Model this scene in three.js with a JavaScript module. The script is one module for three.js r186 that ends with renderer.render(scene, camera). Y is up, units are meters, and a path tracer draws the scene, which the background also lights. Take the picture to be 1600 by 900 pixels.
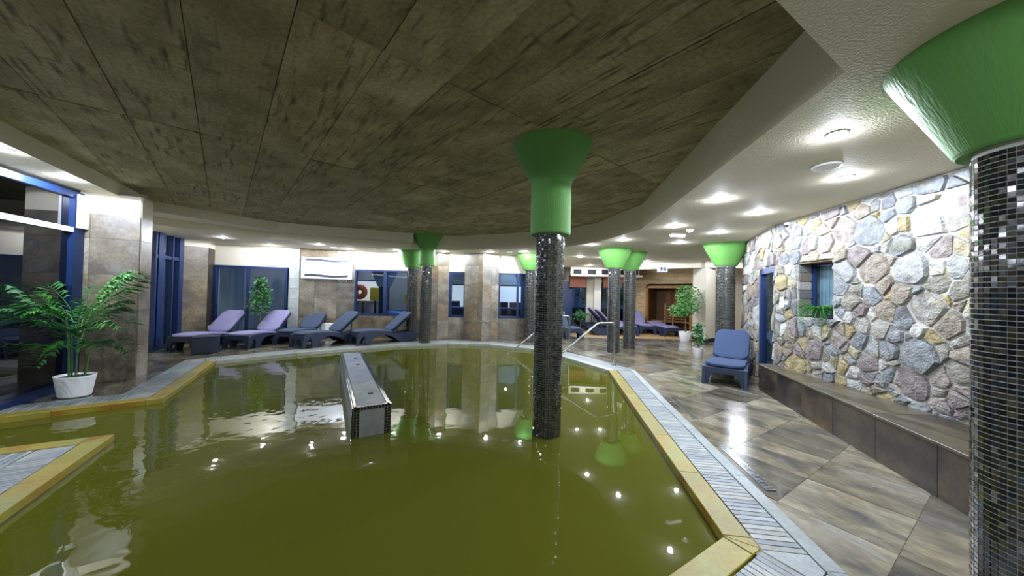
import * as THREE from 'three';
import { RoundedBoxGeometry } from 'three/addons/geometries/RoundedBoxGeometry.js';
import { mergeGeometries } from 'three/addons/utils/BufferGeometryUtils.js';
import { ImprovedNoise } from 'three/addons/math/ImprovedNoise.js';

// ---------- camera, sky, exposure ----------
const scene = new THREE.Scene();
const renderer = new THREE.WebGLRenderer();
renderer.toneMapping = THREE.LinearToneMapping;
renderer.toneMappingExposure = 1.0;
renderer.shadowMap.enabled = true;
const camera = new THREE.PerspectiveCamera(2 * Math.atan(450 / 515) * 180 / Math.PI, 16 / 9, 0.05, 200);
camera.position.set(0, 1.5, 0);
camera.rotation.set(Math.atan(8 / 515), 0, 0.022, 'YXZ');
scene.add(camera);
scene.background = new THREE.Color().setRGB(0.012, 0.035, 0.09);   // dusk sky outside the glass
const LAMP_POWER = 9, SPILL = 1.5;

// ---------- small helpers ----------
// plan coordinates: [x, d], d metres away from the lens plane (z = -d); y is up
let seed = 7;
function rnd() { seed |= 0; seed = seed + 0x6D2B79F5 | 0; let t = Math.imul(seed ^ seed >>> 15, 1 | seed); t = t + Math.imul(t ^ t >>> 7, 61 | t) ^ t; return ((t ^ t >>> 14) >>> 0) / 4294967296; }
const rr = (a, b) => a + (b - a) * rnd();
const names = {};
function numbered(n) { if (names[n] === undefined) { names[n] = 0; return n; } names[n]++; return n + '_' + String(names[n]).padStart(3, '0'); }
function mesh(name, geo, mat, parent) {
  const m = new THREE.Mesh(geo, mat); m.castShadow = m.receiveShadow = true;
  m.name = parent && parent !== scene ? name : numbered(name); (parent || scene).add(m); return m;
}
function tag(o, label, category, group, kind) {
  o.userData.label = label; o.userData.category = category;
  if (group) o.userData.group = group; if (kind) o.userData.kind = kind; return o;
}
function thing(name, label, category, x, d, y = 0, turn = 0, group) {
  const o = new THREE.Group(); o.name = numbered(name); o.position.set(x, y, -d); o.rotation.y = turn; scene.add(o);
  return tag(o, label, category, group);
}
function struct(o, label, category) { return tag(o, label, category, null, 'structure'); }
const merge = (gs) => mergeGeometries(gs.map(g => g.index ? g.toNonIndexed() : g), false);
function prism(pts, y0, y1, holes = [], bevel = 0) {
  const s = new THREE.Shape(pts.map(p => new THREE.Vector2(p[0], p[1])));
  for (const h of holes) s.holes.push(new THREE.Path(h.map(p => new THREE.Vector2(p[0], p[1]))));
  const g = new THREE.ExtrudeGeometry(s, { depth: y1 - y0 - 2 * bevel, bevelEnabled: bevel > 0, bevelThickness: bevel, bevelSize: bevel, bevelOffset: -bevel, bevelSegments: 1, curveSegments: 6 });
  g.translate(0, 0, y0 + bevel); g.rotateX(-Math.PI / 2); return g;
}
function box(w, h, t, x = 0, y = 0, z = 0, ox = 0, oy = 0) {   // uv in metres
  const g = new THREE.BoxGeometry(w, h, t); const p = g.attributes.position, n = g.attributes.normal, u = g.attributes.uv;
  for (let i = 0; i < p.count; i++) {
    const ax = Math.abs(n.getX(i)), ay = Math.abs(n.getY(i));
    if (ax > .5) u.setXY(i, p.getZ(i) + ox, p.getY(i) + oy); else if (ay > .5) u.setXY(i, p.getX(i) + ox, p.getZ(i) + oy); else u.setXY(i, p.getX(i) + ox, p.getY(i) + oy);
  }
  g.translate(x, y, z); return g;
}
function rbox(w, h, t, r, x = 0, y = 0, z = 0) { const g = new RoundedBoxGeometry(w, h, t, 2, r); g.translate(x, y, z); return g; }
function cyl(r0, r1, h, x = 0, y = 0, z = 0, n = 20) { const g = new THREE.CylinderGeometry(r1, r0, h, n); g.translate(x, y + h / 2, z); return g; }
function tube(pts, r, n = 24, m = 8) { const c = new THREE.CatmullRomCurve3(pts.map(p => new THREE.Vector3(...p)), false, 'catmullrom', 0.15); return new THREE.TubeGeometry(c, n, r, m); }
function offsetUV(g, ox, oy) { const u = g.attributes.uv; for (let i = 0; i < u.count; i++) u.setXY(i, u.getX(i) + ox, u.getY(i) + oy); return g; }
function clipConvex(subject, win) {   // subject may be concave, window convex and counter-clockwise
  let out = subject;
  for (let i = 0; i < win.length && out.length; i++) {
    const a = win[i], b = win[(i + 1) % win.length], inp = out; out = [];
    const side = p => (b[0] - a[0]) * (p[1] - a[1]) - (b[1] - a[1]) * (p[0] - a[0]);
    for (let k = 0; k < inp.length; k++) {
      const p = inp[k], q = inp[(k + 1) % inp.length], sp = side(p), sq = side(q);
      if (sp >= 0) out.push(p);
      if ((sp >= 0) !== (sq >= 0)) { const t = sp / (sp - sq); out.push([p[0] + (q[0] - p[0]) * t, p[1] + (q[1] - p[1]) * t]); }
    }
  }
  const clean = []; for (const p of out) { const l = clean[clean.length - 1]; if (!l || Math.hypot(p[0] - l[0], p[1] - l[1]) > 1e-4) clean.push(p); }
  if (clean.length > 1 && Math.hypot(clean[0][0] - clean[clean.length - 1][0], clean[0][1] - clean[clean.length - 1][1]) < 1e-4) clean.pop();
  return clean;
}
function area(p) { let a = 0; for (let i = 0; i < p.length; i++) { const q = p[(i + 1) % p.length]; a += p[i][0] * q[1] - q[0] * p[i][1]; } return a / 2; }
function offsetPoly(p, o) {            // outward for a counter-clockwise ring
  return p.map((b, i) => {
    const a = p[(i + p.length - 1) % p.length], c = p[(i + 1) % p.length];
    const e1 = [b[0] - a[0], b[1] - a[1]], e2 = [c[0] - b[0], c[1] - b[1]], l1 = Math.hypot(...e1), l2 = Math.hypot(...e2);
    const n1 = [e1[1] / l1, -e1[0] / l1], n2 = [e2[1] / l2, -e2[0] / l2], k = 1 + n1[0] * n2[0] + n1[1] * n2[1];
    return [b[0] + (n1[0] + n2[0]) / k * o, b[1] + (n1[1] + n2[1]) / k * o];
  });
}

// ---------- procedural textures ----------
const PN = new ImprovedNoise();
function fbm(x, y, z, oct = 4) { let a = 0, s = 1, t = 0; for (let i = 0; i < oct; i++) { a += s * PN.noise(x, y, z + i * 7.3); t += s; x *= 2.03; y *= 2.03; s *= 0.55; } return a / t; }
const clamp = (v, a = 0, b = 1) => Math.min(b, Math.max(a, v));
const mix3 = (a, b, t) => [a[0] + (b[0] - a[0]) * t, a[1] + (b[1] - a[1]) * t, a[2] + (b[2] - a[2]) * t];
function tex(n, metres, f, srgb = true) {
  const d = new Uint8Array(n * n * 4);
  for (let j = 0; j < n; j++) for (let i = 0; i < n; i++) {
    let c = f(i / n, j / n); if (typeof c === 'number') c = [c * 255, c * 255, c * 255];
    const k = (j * n + i) * 4; d[k] = clamp(c[0], 0, 255); d[k + 1] = clamp(c[1], 0, 255); d[k + 2] = clamp(c[2], 0, 255); d[k + 3] = 255;
  }
  const t = new THREE.DataTexture(d, n, n); t.wrapS = t.wrapT = THREE.MirroredRepeatWrapping; t.magFilter = THREE.LinearFilter; t.minFilter = THREE.LinearMipmapLinearFilter;
  if (srgb) t.colorSpace = THREE.SRGBColorSpace; t.repeat.set(1 / metres, 1 / metres); t.needsUpdate = true; return t;
}
const std = (o) => new THREE.MeshStandardMaterial(o);
const phys = (o) => new THREE.MeshPhysicalMaterial(o);
const T = {
  rust: tex(512, 2.4, (u, v) => {
    const a = fbm(u * 9, v * 9, 1, 5), b = fbm(u * 5 + 9, v * 5, 4, 4), s = fbm(u * 60, v * 60, 2, 2);
    let c = mix3([140, 135, 122], [112, 101, 82], clamp(.5 + a * 1.6)); c = mix3(c, [90, 89, 88], clamp(b * 2.2 - .05)); c = mix3(c, [160, 146, 118], clamp(-b * 1.8 - .25));
    return c.map(x => x * (1 + s * .22));
  }),
  rustDeep: tex(512, 2.4, (u, v) => {
    const a = fbm(u * 8, v * 8, 101, 5), b = fbm(u * 5 + 3, v * 5, 104, 4), s = fbm(u * 60, v * 60, 2, 2);
    let c = mix3([132, 122, 106], [84, 74, 62], clamp(.5 + a * 2.2)); c = mix3(c, [62, 62, 68], clamp(b * 3 - .1)); c = mix3(c, [170, 146, 104], clamp(-b * 2.6 - .4));
    return c.map(x => x * (1 + s * .22));
  }),
  floor: tex(512, 2.4, (u, v) => {
    const w = fbm(u * 3, v * 6, 9, 3) * .35, a = fbm(u * 5 + w, v * 15 + w * 4, 3, 5), b = fbm(u * 4 + 5, v * 8, 6, 4), s = fbm(u * 40, v * 90, 2, 2);
    let c = mix3([138, 132, 110], [97, 93, 79], clamp(.5 + a * 2.1)); c = mix3(c, [66, 66, 66], clamp(b * 3 - .1)); c = mix3(c, [170, 144, 100], clamp(-a * b * 6 - .08)); c = mix3(c, [140, 143, 144], clamp(-b * 2 - .2));
    return c.map(x => x * (1 + s * .2));
  }),
  conc: tex(512, 2.5, (u, v) => {
    const a = fbm(u * 7, v * 9, 11, 5), st = fbm(u * 6, v * 46, 5, 4), b = fbm(u * 3, v * 3, 8, 3), s = fbm(u * 80, v * 80, 2, 2), k = fbm(u * 30, v * 8, 15, 4);
    let c = mix3([172, 165, 140], [140, 132, 106], clamp(.5 + a * 1.7)); c = mix3(c, [84, 77, 58], clamp(st * 2.8 - .25) * .9); c = mix3(c, [190, 185, 166], clamp(b * 1.8 - .1)); c = mix3(c, [80, 74, 56], clamp(k * 3 - .75) * .7);
    return c.map(x => x * (1 + s * .2));
  }),
  concBump: tex(512, 2.5, (u, v) => clamp(.5 + fbm(u * 7, v * 9, 11, 4) * .4 + fbm(u * 6, v * 46, 5, 3) * .5 + fbm(u * 70, v * 70, 2, 2) * .25), false),
  stone: tex(512, 1.2, (u, v) => { const a = fbm(u * 12, v * 12, 21, 5), s = fbm(u * 90, v * 90, 3, 2); const b = fbm(u * 5, v * 5, 24, 3), y = clamp(b * 3 - .35), p = clamp(-b * 3 - .5), g = 208 + a * 84 + s * 40; return mix3(mix3([g, g, g * .99], [g, g * .93, g * .74], y), [g * .86, g * .8, g * .8], p); }),
  stoneBump: tex(512, 1.2, (u, v) => clamp(.5 + fbm(u * 10, v * 10, 31, 5) * .7 + fbm(u * 60, v * 60, 33, 3) * .35), false),
  yellow: tex(512, 2.0, (u, v) => {
    const a = fbm(u * 6, v * 6, 41, 5), b = fbm(u * 3.5, v * 3.5, 44, 3), s = fbm(u * 60, v * 60, 42, 2);
    let c = mix3([158, 140, 64], [148, 116, 30], clamp(.4 + a * 2)); c = mix3(c, [136, 134, 92], clamp(b * 2.8)); c = mix3(c, [138, 92, 20], clamp(-b * 3 - .45));
    return c.map(x => x * (1 + s * .12));
  }),
  grey: tex(256, 1.5, (u, v) => { const a = fbm(u * 6, v * 6, 51, 5), s = fbm(u * 70, v * 70, 52, 2); const g = 206 + a * 44 + s * 30; return [g * .97, g, g * 1.01]; }),
  plasterBump: tex(512, .8, (u, v) => clamp(.5 + fbm(u * 60, v * 60, 61, 3) * .8), false),
  wood: tex(512, 1.6, (u, v) => { const w = fbm(u * 2, v * 5, 71, 3), a = fbm(u * 3, v * 40 + w * 6, 72, 4), s = fbm(u * 20, v * 160, 73, 2); return mix3([196, 174, 136], [160, 134, 98], clamp(.5 + a * 1.5)).map(x => x * (1 + s * .2)); }),
  ripple: tex(1024, 16, (u, v) => {      // calm to the east, jets stir the western half
    const x = u * 16, m = clamp((8.6 - x) / 3.2), big = fbm(u * 46, v * 60, 81, 3), sm = fbm(u * 130, v * 170, 82, 2);
    return clamp(.5 + (big * .9 + sm * .35) * (.05 + .95 * m) * .5);
  }, false),
  weave: tex(128, .16, (u, v) => clamp(.5 + .5 * Math.sin(u * 50.27) * Math.sin(v * 25.13)), false),
  wet: tex(256, 2.1, (u, v) => clamp(.5 + fbm(u * 3, v * 3, 91, 2) * .9, .3, .8), false),
};
const M = {
  soffit: std({ color: 0xc6bfaa, roughness: .75, bumpMap: T.plasterBump, bumpScale: .004 }),
  ivory: std({ color: 0xcfc8b5, roughness: .8, bumpMap: T.plasterBump, bumpScale: .001 }),
  conc: [0xf0ecd6, 0xe2deca, 0xece6d0, 0xd6d2bc].map(c => std({ map: T.conc, color: c, roughness: .85, bumpMap: T.concBump, bumpScale: .006 })),
  concJoint: std({ color: 0x4a4433, roughness: .9 }),
  rust: [0xffffff, 0xe2ded6, 0xf4e6d2, 0xcfd0d4].map(c => std({ map: T.rust, color: c, roughness: .42 })),
  rustDark: [0x8a8680, 0x77757a, 0x96897a].map(c => std({ map: T.rustDeep, color: c, roughness: .38 })),
  grout: std({ color: 0x8d877a, roughness: .9 }),
  floor: [0xffffff, 0xe2ded6, 0xf2ece4, 0xbab8b6].map(c => phys({ map: T.floor, color: c, roughness: .45, roughnessMap: T.wet, clearcoat: .3, clearcoatRoughness: .06 })),
  floorGrout: std({ color: 0x7b705e, roughness: .7 }),
  yellow: [0xeffaa8, 0xe4ea98, 0xe6eeaa].map(c => std({ map: T.yellow, color: c, roughness: .5 })),
  slat: [0xb2b6b6, 0xa2a7aa, 0xbdbdb5, 0x969ca2, 0xaeaea8].map(c => std({ map: T.grey, color: c, roughness: .5 })),
  outer: [0xa4abaa, 0xb0b5b2].map(c => std({ map: T.grey, color: c, roughness: .42 })),
  paleTile: std({ map: T.grey, color: 0xd8d8d2, roughness: .4 }),
  paleRim: [0xc8c6b8, 0xbdbbaa, 0xd0ccb8].map(c => std({ map: T.grey, color: c, roughness: .4 })),
  dark: std({ color: 0x15161a, roughness: .8 }),
  basin: std({ color: 0x9c8f45, roughness: .8 }),
  mortar: std({ color: 0xbdbcb7, roughness: .9, map: T.stone, bumpMap: T.stoneBump, bumpScale: .012 }),
  green: std({ color: 0x52883c, roughness: .7, bumpMap: T.plasterBump, bumpScale: .003 }),
  tileGrout: std({ color: 0xc4c8c2, roughness: .8 }),
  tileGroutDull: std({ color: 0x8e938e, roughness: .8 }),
  navy: std({ color: 0x152b55, roughness: .35, metalness: .1 }),
  glass: phys({ color: 0xe2eef2, roughness: 0, transmission: 1, thickness: 0, ior: 1.52 }),
  darkGlass: phys({ color: 0x54708a, roughness: 0, transmission: 1, thickness: 0, ior: 1.95 }),
  white: std({ color: 0xf2f3f2, roughness: .35 }),
  whitePot: std({ color: 0xe9ebec, roughness: .4 }),
  ringGrey: std({ color: 0xd2d4d4, roughness: .35, metalness: .3 }),
  steel: std({ color: 0xc9ccd0, roughness: .18, metalness: 1 }),
  wicker: std({ color: 0x1c2840, roughness: .5, bumpMap: T.weave, bumpScale: .003 }),
  lilac: std({ color: 0x8682a6, roughness: .9 }),
  blueFabric: std({ color: 0x2b3c5a, roughness: .9 }),
  slate: std({ color: 0x39465c, roughness: .9 }),
  wood: [0xffffff, 0xe6dccc, 0xf4e2c8].map(c => std({ map: T.wood, color: c, roughness: .5 })),
  woodPale: [0xf2f0e0, 0xe8e6d2, 0xfaf6ea].map(c => std({ map: T.wood, color: c, roughness: .6 })),
  leaf: [0x2f7430, 0x418f30, 0x246230].map(c => phys({ color: c, roughness: .45, side: THREE.DoubleSide, transmission: .2, thickness: 0 })),
  ficus: [0x4d8a44, 0x6aa558].map(c => phys({ color: c, roughness: .5, side: THREE.DoubleSide, transmission: .2, thickness: 0 })),
  ficusDark: std({ color: 0x2c5a3c, roughness: .6, side: THREE.DoubleSide }),
  bark: std({ color: 0x6a5638, roughness: .9 }),
  soil: std({ color: 0x2c241b, roughness: 1 }),
  lamp: std({ color: 0xffffff, emissive: 0xeef3ff, emissiveIntensity: 12 }),
};

// ---------- plan of the pool ----------
const POOL = [[1.37, 2.09], [1.97, 6.6], [1.31, 7.85], [.58, 8.97], [-.64, 9.57], [-1.85, 9.6], [-3.15, 9.11], [-4.96, 7.65], [-5.93, 6.64], [-4.6, 4.4], [-7.2, 2.53], [-7.2, 1.65], [-3.94, 3.31], [-2.03, 0]];
const WATER_Y = -.06, SOFFIT = 2.72, LEFT_SOFFIT = 2.88, SLAB = 3.15, SLOPE = .012;
const tilt = g => { const p = g.attributes.position; for (let i = 0; i < p.count; i++) p.setY(i, p.getY(i) + p.getX(i) * SLOPE); return g; };

// ---------- ceiling ----------
const HOLE = [[1.75, 1.74], [2.34, 6.0], [1.95, 7.6], [1.3, 8.6], [-1.7, 9.65], [-2.8, 9.25], [-5.7, 7.95], [-6.75, 6.15], [-2.71, -.9]];
{
  const low = [[13, -4], [13, 16], [-13, 16], [-13, 6.75], [-7.3, 6.45], [-6.1, 8.25], [-2.95, 9.6], [-1.7, 9.65], [1.3, 8.6], [1.95, 7.6], [2.34, 6.0], [1.75, 1.74], [-2.71, -.9], [-2.71, -4]];
  const c = mesh('ceiling', prism(low, SOFFIT, 3.4), M.soffit); struct(c, 'ivory textured plaster soffit around the concrete slab, set with downlights', 'ceiling');
  const left = [[-2.71, -4], [-2.71, -.9], [-6.75, 6.15], [-5.7, 7.95], [-2.8, 9.25], [-2.95, 9.62], [-6.12, 8.27], [-7.32, 6.46], [-13, 6.76], [-13, -4]];
  const l = mesh('ceiling', prism(left, LEFT_SOFFIT, 3.4), M.soffit); struct(l, 'ivory plaster soffit above the glazed side wall and stepped band', 'ceiling');
  // concrete slab cast against boards: every board print is a panel of its own
  const big = offsetPoly(HOLE, .15), slab = mesh('ceiling', tilt(prism(big, SLAB + .022, SLAB + .2)), M.concJoint); struct(slab, 'raw board-marked concrete slab over the pool', 'ceiling');
  const A = [-.6588, .7523], N = [.7523, .6588], hole = offsetPoly(HOLE, .02);
  for (let r = -3; r < 5; r++) for (let k = -16; k < 20; k++) {
    const a0 = 2.29 + (r - 1) * 2.5 + .004, a1 = 2.29 + r * 2.5 - .004, n0 = .275 + k * .505 + .003, n1 = n0 + .499;
    const P = (a, n) => [A[0] * a + N[0] * n, A[1] * a + N[1] * n];
    let win = [P(a0, n0), P(a1, n0), P(a1, n1), P(a0, n1)]; if (area(win) < 0) win.reverse();
    const q = clipConvex(hole, win); if (q.length < 3 || Math.abs(area(q)) < .01) continue;
    const y = SLAB + rr(0, .012), g = tilt(prism(q, y, SLAB + .03)), p = g.attributes.position, u = g.attributes.uv, ox = rr(0, 9), oy = rr(0, 9);
    for (let i = 0; i < p.count; i++) { const X = p.getX(i), d = -p.getZ(i); u.setXY(i, X * N[0] + d * N[1] + ox, X * A[0] + d * A[1] + oy); const t = u.getX(i); u.setXY(i, u.getY(i), t); }
    mesh('panel', g, M.conc[Math.floor(rnd() * 4)], slab);
  }
}

// ---------- floor ----------
{
  const inner = offsetPoly(POOL, .53);
  const start = [[-7.0, .9], [-4.4, -3.4], [4.2, -3.4], [4.2, 2], [4.5, 5.5], [5.35, 7.5], [9.4, 7.5], [9.4, 11.6], [.9, 11.6], [.85, 10.75], [-3, 10.65], [-8.7, 9.55], [-8.75, 8.3], [-7.2, 5.2], [-7.1, 3.4]];
  const ring = inner.slice(0, 11); // right corner ... channel far end
  const path = [...start, [inner[10][0] + .1, inner[10][1]], ...ring.slice(0, 10).reverse(), inner[13], inner[12], [inner[11][0] + .1, inner[11][1]]];
  const base = mesh('floor', prism(path, -.14, -.006), M.floorGrout); struct(base, 'wet stone-look square floor tiles around the pool', 'floor');
  const U = [.845, .535], W = [-.535, .845], O = [2.51, 2.79], S = .59, G = .002;
  for (let i = -22; i < 18; i++) for (let j = -20; j < 20; j++) {
    const P = (a, b) => [O[0] + U[0] * a * S + W[0] * b * S, O[1] + U[1] * a * S + W[1] * b * S], g = G / S;
    const q = clipConvex(path, [P(i + g, j + g), P(i + 1 - g, j + g), P(i + 1 - g, j + 1 - g), P(i + g, j + 1 - g)]);
    if (q.length < 3 || Math.abs(area(q)) < .004) continue;
    const geo = prism(q, -.012, rr(-.001, 0)), p = geo.attributes.position, u = geo.attributes.uv, ox = rr(0, 20), oy = rr(0, 20), c = p.count;
    for (let k = 0; k < c; k++) { const X = p.getX(k), d = -p.getZ(k); u.setXY(k, X * W[0] + d * W[1] + ox, X * U[0] + d * U[1] + oy); }
    mesh('tile', geo, M.floor[Math.floor(rnd() * 4)], base);
  }
  const wf = mesh('floor', prism([[.9, 11.6], [9.4, 11.6], [9.4, 15.6], [1.6, 15.6]], -.14, -.008), M.floorGrout); struct(wf, 'brown wood plank floor of the far lounge', 'floor');
  for (let k = 0; k < 20; k++) { const d0 = 11.605 + k * .2; let x = 1.0 - rr(0, .9); while (x < 9.4) { const x1 = Math.min(9.4, x + rr(1.2, 1.8)), X0 = Math.max(x, .95 + (d0 - 11.6) * .2); if (x1 - X0 > .1) mesh('plank', offsetUV(prism([[X0, d0], [x1 - .004, d0], [x1 - .004, d0 + .196], [X0, d0 + .196]], -.02, 0), rr(0, 9), rr(0, 9)), M.wood[Math.floor(rnd() * 3)], wf); x = x1; } }
}

// ---------- pool: basin, water, coping ----------
{
  const o = offsetPoly(POOL, .5);
  const basin = mesh('pool_basin', prism(o, -1.3, -.12, [POOL.map(p => p)]), M.basin); struct(basin, 'ochre tiled pool basin below the murky water', 'pool');
  mesh('basin_floor', prism(o, -1.4, -1.3), M.basin, basin);
  const led = (pts, y, nm) => mesh(nm, prism(pts, -1.3, y), M.basin, basin);
  led([[1.37, 2.09], [1.97, 6.6], [1.42, 6.45], [.75, 2.55], [-1.0, 1.45], [-1.1, .58]], -.42, 'underwater_bench');
  led([[1.97, 6.6], [1.31, 7.85], [.58, 8.97], [.2, 8.6], [.9, 7.5], [1.42, 6.45]], -.28, 'underwater_step');
  led([[-2.6, 3.5], [-.2, 4.6], [-.5, 5.1], [-2.9, 4.0]], -.5, 'underwater_step');
  const g = new THREE.ShapeGeometry(new THREE.Shape(POOL.map(p => new THREE.Vector2(...p)))); g.rotateX(-Math.PI / 2);
  const u = g.attributes.uv; for (let i = 0; i < u.count; i++) u.setXY(i, u.getX(i) + 8, u.getY(i));
  g.translate(0, WATER_Y, 0);
  const w = mesh('pool_water', g, phys({ color: 0x62651f, roughness: .015, ior: 1.42, transmission: .35, thickness: 0, bumpMap: T.ripple, bumpScale: .004 }));
  tag(w, 'murky olive green thermal water filling the pool', 'water', null, 'stuff');

  const cop = mesh('pool_coping', prism(offsetPoly(POOL, .52), -.12, -.05, [offsetPoly(POOL, .02)]), M.dark); struct(cop, 'pool rim of yellow-stained stone, grey grating slats and outer stone border', 'pool rim');
  const rings = {}; const off = k => rings[k] || (rings[k] = offsetPoly(POOL, k)); const rest = [];
  function strip(i, oa, ob, pitch, gap, make) {
    const a = POOL[i], b = POOL[(i + 1) % POOL.length], L = Math.hypot(b[0] - a[0], b[1] - a[1]), e = [(b[0] - a[0]) / L, (b[1] - a[1]) / L], n = [e[1], -e[0]];
    const A0 = off(oa)[i], A1 = off(oa)[(i + 1) % POOL.length], B0 = off(ob)[i], B1 = off(ob)[(i + 1) % POOL.length];
    const s = p => (p[0] - a[0]) * e[0] + (p[1] - a[1]) * e[1], lo = Math.max(s(A0), s(B0)) + .012, hi = Math.min(s(A1), s(B1)) - .012;
    const at = (t, o) => [a[0] + e[0] * t + n[0] * o, a[1] + e[1] * t + n[1] * o];
    const cnt = Math.max(1, Math.round((hi - lo) / pitch)), st = (hi - lo) / cnt;
    make([A0, at(lo - gap, oa), at(lo - gap, ob), B0], e, n, -1); make([at(hi + gap, oa), A1, B1, at(hi + gap, ob)], e, n, -1);
    for (let k = 0; k < cnt; k++) make([at(lo + k * st, oa), at(lo + (k + 1) * st - gap, oa), at(lo + (k + 1) * st - gap, ob), at(lo + k * st, ob)], e, n, k);
  }
  const put = (q, y0, y1, bev) => { if (Math.abs(area(q)) < .0004) return null; return offsetUV(prism(area(q) < 0 ? q.slice().reverse() : q, y0, y1, [], bev), rr(0, 9), rr(0, 9)); };
  let slats = 0;
  const order = [0, 13, 12, 11, 9, 8, 7, 6, 5, 4, 3, 2, 1];
  for (const i of order) {
    strip(i, -.005, .16, .75, .003, (q) => { const g = put(q, -.16, .006, .004); if (g) mesh('border_stone', g, (i >= 1 && i <= 7 ? M.paleRim : M.yellow)[Math.floor(rnd() * 3)], cop); });
    strip(i, .172, .42, .046, .007, (q, e, n, k) => {
      const g = put(q, -.045, 0, 0); if (!g) return;
      const near = i === 13 ? k < 0 || k > 0 : true;
      if (k < 0) mesh('corner_stone', g, M.slat[Math.floor(rnd() * 5)], cop);
      else if (slats < 300 && !(i === 13 && k < 55) && !(i === 12 && k > 40) && !(i === 11 && k < 40) && !(i === 9 && k > 32)) { mesh('slat', g, M.slat[Math.floor(rnd() * 5)], cop); slats++; }
      else rest.push(g);
    });
    strip(i, .428, .53, .9, .002, (q) => { const g = put(q, -.06, .003, .002); if (g) mesh('outer_stone', g, M.outer[Math.floor(rnd() * 2)], cop); });
  }
  const r = mesh('slat_grating', merge(rest), M.slat[0], cop); r.userData.kind = 'stuff';
}

// ---------- walls ----------
function wallGroup(name, p0, p1, label) {
  const g = new THREE.Group(); g.name = numbered(name); g.position.set(p0[0], 0, -p0[1]);
  g.rotation.y = Math.atan2(p1[1] - p0[1], p1[0] - p0[0]); scene.add(g); struct(g, label, 'wall');
  g.userData.len = Math.hypot(p1[0] - p0[0], p1[1] - p0[1]); return g;
}
const wlen = (p0, p1) => Math.hypot(p1[0] - p0[0], p1[1] - p0[1]);
function tiles(g, x0, x1, y0, y1, { w = .6, h = .55, ox = 0, oy = 0, mats = M.rust, t = .015 } = {}) {
  mesh('backing', box(x1 - x0, y1 - y0, .2, (x0 + x1) / 2, (y0 + y1) / 2, -.1), M.grout, g);
  for (let X = x0 - ox; X < x1 - .001; X += w) for (let Y = y0 - oy; Y < y1 - .001; Y += h) {
    const a = Math.max(X, x0) + .002, b = Math.min(X + w, x1) - .002, c = Math.max(Y, y0) + .002, e = Math.min(Y + h, y1) - .002;
    if (b - a < .01 || e - c < .01) continue;
    mesh('tile', box(b - a, e - c, t, (a + b) / 2, (c + e) / 2, t / 2, rr(0, 9), rr(0, 9)), mats[Math.floor(rnd() * mats.length)], g);
  }
}
function plain(g, x0, x1, y0, y1, m = M.ivory, t = .2, z = 0, nm = 'plaster') { return mesh(nm, box(x1 - x0, y1 - y0, t, (x0 + x1) / 2, (y0 + y1) / 2, z - t / 2), m, g); }

{ // block between the glazing and the blue door
  let p0 = [-6.49, 4.92], p1 = [-5.96, 5.26], g = wallGroup('wall_left', p0, p1, 'brown-grey tiled pier beside the palm, ivory plaster on top'), L = wlen(p0, p1);
  tiles(g, 0, L, 0, 2.57, { w: .6, ox: .49 }); plain(g, 0, L, 2.57, 2.9, M.ivory, .2, .012);
  p0 = p1; p1 = [-6.14, 5.58]; g = wallGroup('wall_left', p0, p1, 'narrow tiled return of the pier beside the palm'); L = wlen(p0, p1);
  tiles(g, 0, L, 0, 2.57, { w: .6 }); plain(g, 0, L, 2.57, 2.9, M.ivory, .2, .012);
  p0 = [-6.55, 5.6]; p1 = [-8.75, 7.15]; g = wallGroup('wall_left', p1, p0, 'plain wall behind the pier'); plain(g, 0, wlen(p0, p1), 0, 3.2);
  p0 = [-8.6, 8.5]; p1 = [-8.27, 8.95]; g = wallGroup('wall_left', p0, p1, 'brown-grey tiled wall between blue door and corner'); L = wlen(p0, p1);
  tiles(g, 0, L, 0, 2.55, { w: .6 }); plain(g, 0, L, 2.55, 2.9, M.ivory, .2, .012);
  p0 = p1; p1 = [-8.52, 9.4]; g = wallGroup('wall_left', p0, p1, 'dark tiled corner return beside the big glazing'); L = wlen(p0, p1);
  tiles(g, 0, L, 0, 2.55, { w: .6, mats: M.rustDark }); plain(g, 0, L, 2.55, 2.9, M.ivory, .2, .012);
}
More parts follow.
